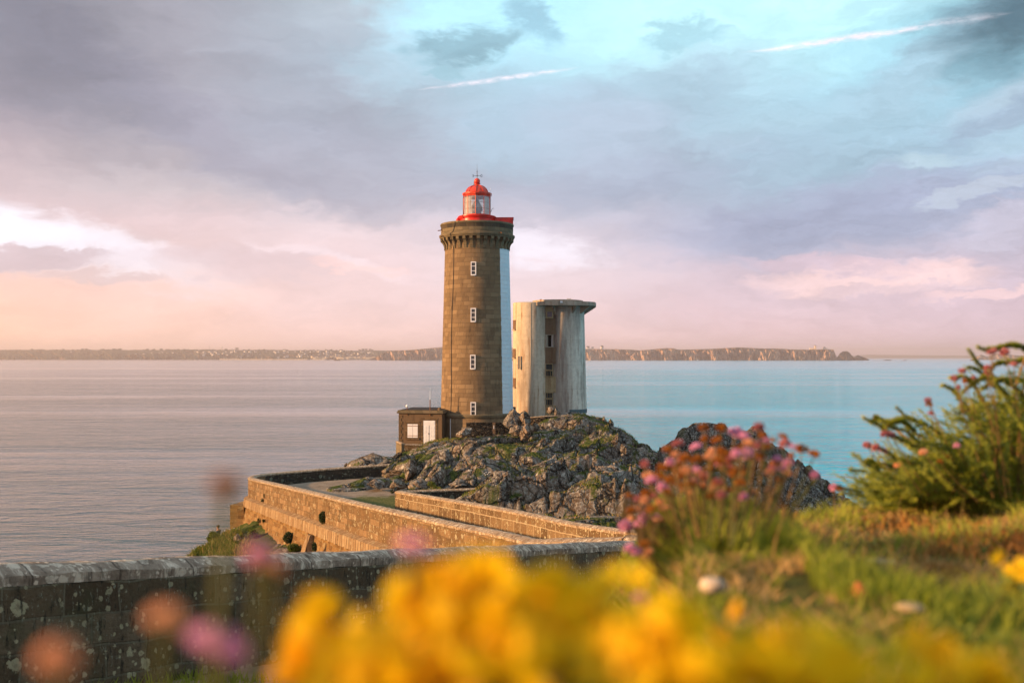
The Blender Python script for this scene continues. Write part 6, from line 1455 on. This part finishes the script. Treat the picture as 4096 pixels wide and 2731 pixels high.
plants = [  # label, list of (px, py, d, scale)
 ('yellow flower spray standing apart at the left of the yellow flowers', [(1285, 2400, .36, 1.0), (1262, 2440, .36, 1.1), (1240, 2510, .35, 1.1), (1215, 2570, .35, 1.0), (1265, 2480, .37, 1.0), (1225, 2620, .34, 1.0), (1300, 2370, .37, .8), (1190, 2600, .34, .8, 1)]),
 ('yellow flowers forming the tall peak in front of the causeway wall', [(1720, 2290, .36, 1.1), (1790, 2270, .36, 1.2), (1870, 2250, .37, 1.2), (1930, 2290, .36, 1.1), (1680, 2350, .35, 1.2), (1760, 2360, .35, 1.2), (1850, 2340, .36, 1.2), (1660, 2430, .34, 1.2, 1), (1740, 2440, .34, 1.2), (1600, 2500, .34, 1.2, 1), (1700, 2520, .33, 1.3), (1910, 2215, .4, .8)]),
 ('low yellow blossoms along the bottom edge, left half', [(1380, 2620, .32, 1.3), (1460, 2640, .31, 1.4), (1530, 2580, .32, 1.2), (1560, 2680, .30, 1.4), (1650, 2620, .31, 1.3), (1420, 2710, .30, 1.3), (1740, 2690, .30, 1.3, 1), (1340, 2690, .31, 1.1), (1820, 2600, .31, 1.2, 1)]),
 ('brightest yellow blossoms in the middle of the foreground', [(2010, 2400, .33, 1.3), (1980, 2480, .32, 1.4), (2000, 2570, .31, 1.4), (2080, 2330, .35, 1.1), (2150, 2340, .35, 1.1), (1950, 2560, .32, 1.2), (2060, 2500, .32, 1.3), (2110, 2610, .31, 1.3), (2030, 2670, .30, 1.3)]),
 ('yellow blossoms spreading below the wall corner', [(2240, 2310, .36, 1.1), (2320, 2290, .37, 1.0), (2280, 2360, .35, 1.2), (2360, 2370, .35, 1.3), (2450, 2380, .35, 1.2), (2330, 2430, .34, 1.3), (2420, 2450, .34, 1.3), (2510, 2430, .34, 1.1), (2230, 2400, .34, 1.2), (2360, 2510, .33, 1.2, 1), (2420, 2310, .38, .9)]),
 ('yellow blossoms along the bottom edge, right of the middle', [(2480, 2560, .32, 1.3), (2560, 2520, .33, 1.3), (2640, 2560, .32, 1.4), (2560, 2640, .31, 1.4), (2680, 2650, .31, 1.4), (2780, 2620, .31, 1.4), (2840, 2690, .30, 1.4), (2450, 2690, .30, 1.2, 1), (2720, 2500, .34, 1.1), (2650, 2460, .35, 1.1), (2900, 2640, .31, 1.2)]),
 ('yellow flower with orange buds in front of the pale stone', [(2640, 2370, .42, 1.2), (2700, 2420, .4, 1.1), (2660, 2330, .45, .9), (2880, 2440, .55, 1.0, 1), (2860, 2410, .55, 1.0, 1)]),
 ('yellow blossoms low in front of the turf', [(3010, 2560, .36, 1.2), (3060, 2500, .38, 1.1), (3100, 2600, .34, 1.3), (3190, 2560, .36, 1.3), (3270, 2520, .38, 1.2), (3300, 2620, .34, 1.4), (3200, 2680, .32, 1.4), (3050, 2690, .31, 1.4), (3350, 2570, .37, 1.1), (3380, 2680, .33, 1.3)]),
 ('yellow blossoms at the bottom right of the foreground', [(3540, 2640, .36, 1.1), (3600, 2680, .34, 1.1), (3740, 2600, .38, 1.1), (3790, 2640, .36, 1.2), (3860, 2610, .38, 1.2), (3920, 2670, .35, 1.2), (3830, 2700, .34, 1.2), (3980, 2700, .35, 1.0)]),
 ('pale yellow flower at the right edge above the turf', [(4080, 2150, .9, 1.0), (4050, 2170, .9, 1.0), (4095, 2185, .9, .9)]),
]
yi = 0
for lb, fl_ in plants:
    ps = [W(f[0], f[1] + 70 + 55 * min(1, max(0, (f[0] - 1950) / 300)) * (f[1] < 2500), f[2] * .92) for f in fl_]; c = np.mean(ps, axis=0); g = np.array([c[0], c[1] + .06, 0]); g[2] = max(gz(g[0], g[1]), c[2] - .35)
    t_ = empty('yellow_wildflower', g, lb, 'flowers'); lv = MB()
    for f, p in zip(fl_, ps):
        if random.random() < .12: continue
        for j in range(3 if random.random() < .5 else 2):
            q = p + np.array([random.gauss(0, .006), random.gauss(0, .01), random.gauss(0, .005)]) * (j > 0)
            o = bpy.data.objects.new('flower', YF[3 if len(f) > 4 else yi % 3]); yi += 1; C.objects.link(o); o.parent = t_; o.location = tuple(q - g); s = f[3] * random.uniform(.85, 1.15) * (.8 if j else 1); o.scale = (s, s, s)
            o.rotation_euler = (random.uniform(.2, 1.2), random.uniform(-.6, .6), random.uniform(0, 6.28))
        base_ = g + np.array([random.gauss(0, .02), random.gauss(0, .02), 0])
        MB().tube(curve_stem(base_, p, .12), .0011, 4).build('stem', M['stem'], t_)
        leafy_stem(lv, p * .65 + base_ * .35, p + np.array([0, 0, -.006]), 10, .018, .30)
    lv.build('leaves', M['grass'], t_)

# turf on the slope
r_ = np.random.default_rng(404)
def near_pts(n, rngs, seed, hidden=True):
    r_ = np.random.default_rng(seed); d = r_.uniform(*rngs[1], n) ; px = r_.uniform(*rngs[0], n)
    x = (px - 2048) / FPX * d; z = near_ground(x, d); return np.stack([x, d, z], 1), r_
def turf(name, n, pxr, dr, hgt, wid, mat, seed, thr=None, ns=6, lean=.9):
    P, r_ = near_pts(n, (pxr, dr), seed)
    if mat == 'grass':                      # bare peaty strip across the bank
        e = fbm(P[:, 0] * 4, P[:, 1] * 4, 901, 3, .6) * .25; P = P[~((P[:, 1] > 1.32 + e) & (P[:, 1] < 1.72 + e) & (P[:, 0] > .45 + e))]
    if thr is not None:
        k = fbm(P[:, 0] * ns, P[:, 1] * ns, seed, 4, .6) > thr; P = P[k]
    return blade_obj(name, P, hgt, wid, seed, mat, lean)
turf('turf', 60000, (2350, 4500), (.5, 3.0), .020, .0036, 'grass', 411, -.09, lean=1.5)
turf('turf', 16000, (2450, 4500), (.6, 3.6), .026, .0034, 'leaf', 412, .10, lean=1.3)
turf('dry_grass', 24000, (2450, 4500), (.6, 3.0), .024, .003, 'dry_grass', 413, .04, lean=1.5)
turf('rust_leaves', 14000, (2600, 4500), (.8, 2.9), .018, .005, 'rust_leaf', 414, .10, 5)
turf('rust_leaves', 16000, (3150, 4500), (1.25, 1.85), .016, .005, 'rust_leaf', 417, .02, 6)
turf('rust_leaves', 5000, (2750, 3500), (1.5, 2.3), .020, .005, 'rust_leaf', 418, .06, 6)
turf('rust_leaves', 6000, (3600, 4500), (1.5, 2.8), .03, .006, 'rust_leaf', 416, .08, 3)
turf('grass_tufts', 26000, (2600, 4500), (.9, 3.0), .042, .0028, 'grass', 419, .16, ns=7, lean=.9)
turf('tall_dry_stalks', 220, (2600, 4300), (1.2, 2.9), .07, .0015, 'dry_grass', 415, .0, 4, .6)
# verge below the dark wall
P, _ = near_pts(16000, ((-200, 2200), (7.0, 12.5)), 430); s_, _z = polyside(wall_near, P[:, 0], P[:, 1]); k = (s_ > .1) & (s_ < 1.2) & (P[:, 0] / P[:, 1] > -.42); P = P[k]
blade_obj('verge_grass', P, .20, .02, 431, 'grass', .6)
# pale stone and ochre pebbles in the turf
def stone(px, py, d, rx, rz_, mat, label, seed):
    V, F = ICO3; s = d / FPX; v = V * np.array([rx * s, rx * s * .8, rz_ * s]); v = v * (1 + .16 * fbm(V[:, 0:1] * 2, V[:, 1:2] * 2 + V[:, 2:3] * 2, seed, 3)); p = W(px, py, d); tag(mesh_np('stone', v + p, F, M[mat], loc=p - np.array([0, 0, rz_ * s]), smooth=True), label, 'stone')
M['pale_stone'] = plain('pale_quartz_stone', (.46, .36, .26), .9, .15, .5, 40); M['dull_stone'] = plain('ochre_stone', (.34, .25, .13), .95, .1, .5, 40); M['red_stone'] = plain('orange_stone', (.42, .13, .05), .9, .2, .3, 14)
stone(2850, 2340, 1.02, 54, 34, 'pale_stone', 'pale round stone at the edge of the turf below the thrift', 1)
stone(3438, 2370, 1.1, 32, 44, 'red_stone', 'upright orange stone in the turf', 2)
stone(3520, 2245, 1.5, 60, 12, 'dull_stone', 'flat cream stone lying in the dry grass', 3)
stone(3640, 2430, 1.0, 58, 20, 'dull_stone', 'low cream stone in front of the dark turf', 4)

# right-hand shrub: arching stems set with short fleshy needles
def needle_shoot(mb, pts, r0, n, L, seed):
    rr_ = np.random.default_rng(seed); pts = np.array(pts, float)
    Ls = np.concatenate([[0], np.cumsum(np.linalg.norm(np.diff(pts, axis=0), axis=1))]); t_ = rr_.uniform(0, Ls[-1], n)
    P = np.stack([np.interp(t_, Ls, pts[:, k]) for k in range(3)], 1); Q = np.stack([np.interp(np.minimum(t_ + .004, Ls[-1]), Ls, pts[:, k]) for k in range(3)], 1)
    T_ = Q - P; T_ /= (np.linalg.norm(T_, axis=1) + 1e-9)[:, None]
    a = rr_.normal(size=(n, 3)); a -= T_ * (a * T_).sum(1)[:, None]; a /= np.linalg.norm(a, axis=1)[:, None]
    v = a * .85 + T_ * .6; v /= np.linalg.norm(v, axis=1)[:, None]; s = np.cross(v, T_); s /= np.linalg.norm(s, axis=1)[:, None]
    ln_ = (L * rr_.uniform(.35, 1.25, n) * (1 - .35 * t_ / Ls[-1]))[:, None]; w = ln_ * .13
    V = np.stack([P, P + v * ln_ * .5 + s * w, P + v * ln_, P + v * ln_ * .5 - s * w], 1).reshape(-1, 3)
    mb.append(V)
def arch(px0, py0, px1, py1, d, curl, d1=None, n=14):
    a = W(px0, py0, d); b = W(px1, py1, d1 or d); pts = []
    for t_ in np.linspace(0, 1, n):
        p = a + (b - a) * t_; p = p + np.array([0, 0, 1]) * curl * 4 * t_ * (1 - t_); pts.append(p)
    e = pts[-1] - pts[-2]
    rw = np.cumsum(np.array([[random.gauss(0, .002), random.gauss(0, .003), random.gauss(0, .002)] for _ in pts]), axis=0)
    pts = [p + w for p, w in zip(pts, rw)]
    for k in range(4): e = e * .9 + np.array([-.001, 0, .0022 * (1 if random.random() < .6 else -1)]); pts.append(pts[-1] + e)
    return pts
DS = 2.35
sb_c = W(3950, 2000, DS); sb = empty('heathy_shrub', (sb_c[0], sb_c[1], gz(sb_c[0], sb_c[1])), 'green shrub with curling needle-covered shoots at the right edge against the sea', 'shrub')
nb = []; wood = MB(); sd = 500
shoots = [ # traced shoots: (root) -> (tip), curl
 (3750,1850,3545,1690,.03),(3700,1790,3525,1700,-.02),(3560,1700,3520,1655,.005),(3650,1730,3575,1682,.02),(3760,1800,3590,1680,.05),(3800,1780,3640,1655,.02),(3720,1840,3540,1780,-.03),
 (3680,1900,3480,1840,-.03),(3500,1860,3475,1835,-.004),(3700,1960,3490,1900,-.02),(3720,1990,3450,1970,.01),(3720,2010,3420,1975,.012),(3640,1985,3500,1950,.01),(3680,1950,3560,1860,.02),
 (3900,1700,3780,1560,.02),(3950,1640,3840,1530,.03),(4000,1560,3930,1440,.015),(4096,1440,3940,1470,.008),(4120,1400,3960,1395,.008),(4096,1510,3940,1490,-.02),(4040,1600,3900,1540,.03),(4100,1600,3980,1490,.03),(3960,1720,3860,1620,.02),(4096,1700,3900,1650,.04),(4100,1760,3960,1720,.06),(4100,1900,3980,1800,-.04)]
for x0, y0, x1, y1, cu in shoots:
    d0 = DS + random.uniform(-.12, .12); pts = arch(x0, y0, x1, y1, d0, cu * .6, d0 - .05); needle_shoot(nb, pts, .004, 1000, .0125, sd); sd += 1
    wood.tube(pts, [.0022 * (1 - .6 * i / len(pts)) for i in range(len(pts))], 5); wood.tube(curve_stem(W(3950 + random.uniform(-150, 150), 2010, DS + .05), pts[0], .08), .003, 5)
for i in range(640):
    u = random.random() ** .9; x0 = 3590 + u * 610; top = 1950 - 470 * u ** 1.05 if x0 > 3600 else 1900; y0 = random.uniform(top + 90, 2010)
    a = random.uniform(1.9, 3.3) if random.random() < .7 else random.uniform(.4, 1.9); L = random.uniform(60, 200); x1 = x0 + L * math.cos(a) - 30; y1 = y0 - L * math.sin(a) * .9
    y1 = max(y1, top - 10); d0 = DS + random.uniform(-.25, .5); pts = arch(x0, y0, x1, y1, d0, random.uniform(-.02, .02), d0 + random.uniform(-.05, .05), 9); needle_shoot(nb, pts, .004, 330, .0115, sd); sd += 1
    if i % 3 == 0: wood.tube([W(x0 + random.uniform(-40, 80), 2020, DS + .1), pts[0]], .002, 4)
Vn = np.concatenate(nb); mesh_np('needles', Vn, np.arange(len(Vn)).reshape(-1, 4), M['needle'], sb); wood.build('branches', M['tan_stem'], sb)
# thrift heads in and around the shrub
small = [(3962,1412,'d',40),(3976,1404,'d',30),(4020,1412,'d',44),(4055,1458,'d',34),(3950,1475,'d',36),(3952,1495,'d',38),(3848,1486,'d',38),(3815,1518,'d',36),(3895,1512,'d',26),(3860,1527,'b',32),(3834,1552,'d',26),(3712,1603,'d',38),(3716,1620,'b',32),(3724,1655,'d',30),(3855,1642,'b',28),(3540,1740,'d',42),(3566,1742,'d',34),(3468,1783,'d',46),(3505,1795,'d',42),(3532,1806,'p',44),(3828,1786,'p',38),(3693,1810,'o',38),(3594,1862,'o',38),(3792,1826,'b',30),(3760,1848,'b',30),(3334,1954,'p',40),(3748,1925,'b',26)]
for i, (x, y, k, s) in enumerate(small):
    d = 2.15 + random.uniform(-.1, .1); p = W(x, y, d); x2 = x + (160 if x < 3900 else 60) + random.uniform(-20, 20); g = W(x2, max(y + 160, 1990), d + .05)
    if x < 3400: g = W(x + 10, 2110, d)
    lb = 'pale thrift heads on thin stems around the needle shrub'
    t_ = empty('thrift_flower', g, {'d': 'dusky mauve thrift head on a thin stem among the shrub shoots', 'b': 'small brown thrift head on a thin stem among the shrub shoots', 'p': 'bright pink thrift head on a thin stem by the shrub', 'o': 'peach thrift head on a thin stem by the shrub'}[k], 'flower', 'thrift heads on thin stems around the needle shrub')
    add_head(K[k], p, t_, s * .8 * d / FPX / .024); MB().tube(curve_stem(g, p, .05), .0011, 4).build('stem', M['tan_stem'], t_)
print('verts', sum(len(m.vertices) for m in bpy.data.meshes))
print('feet', fz, 'ground', float(land(hd[0], hd[1])))
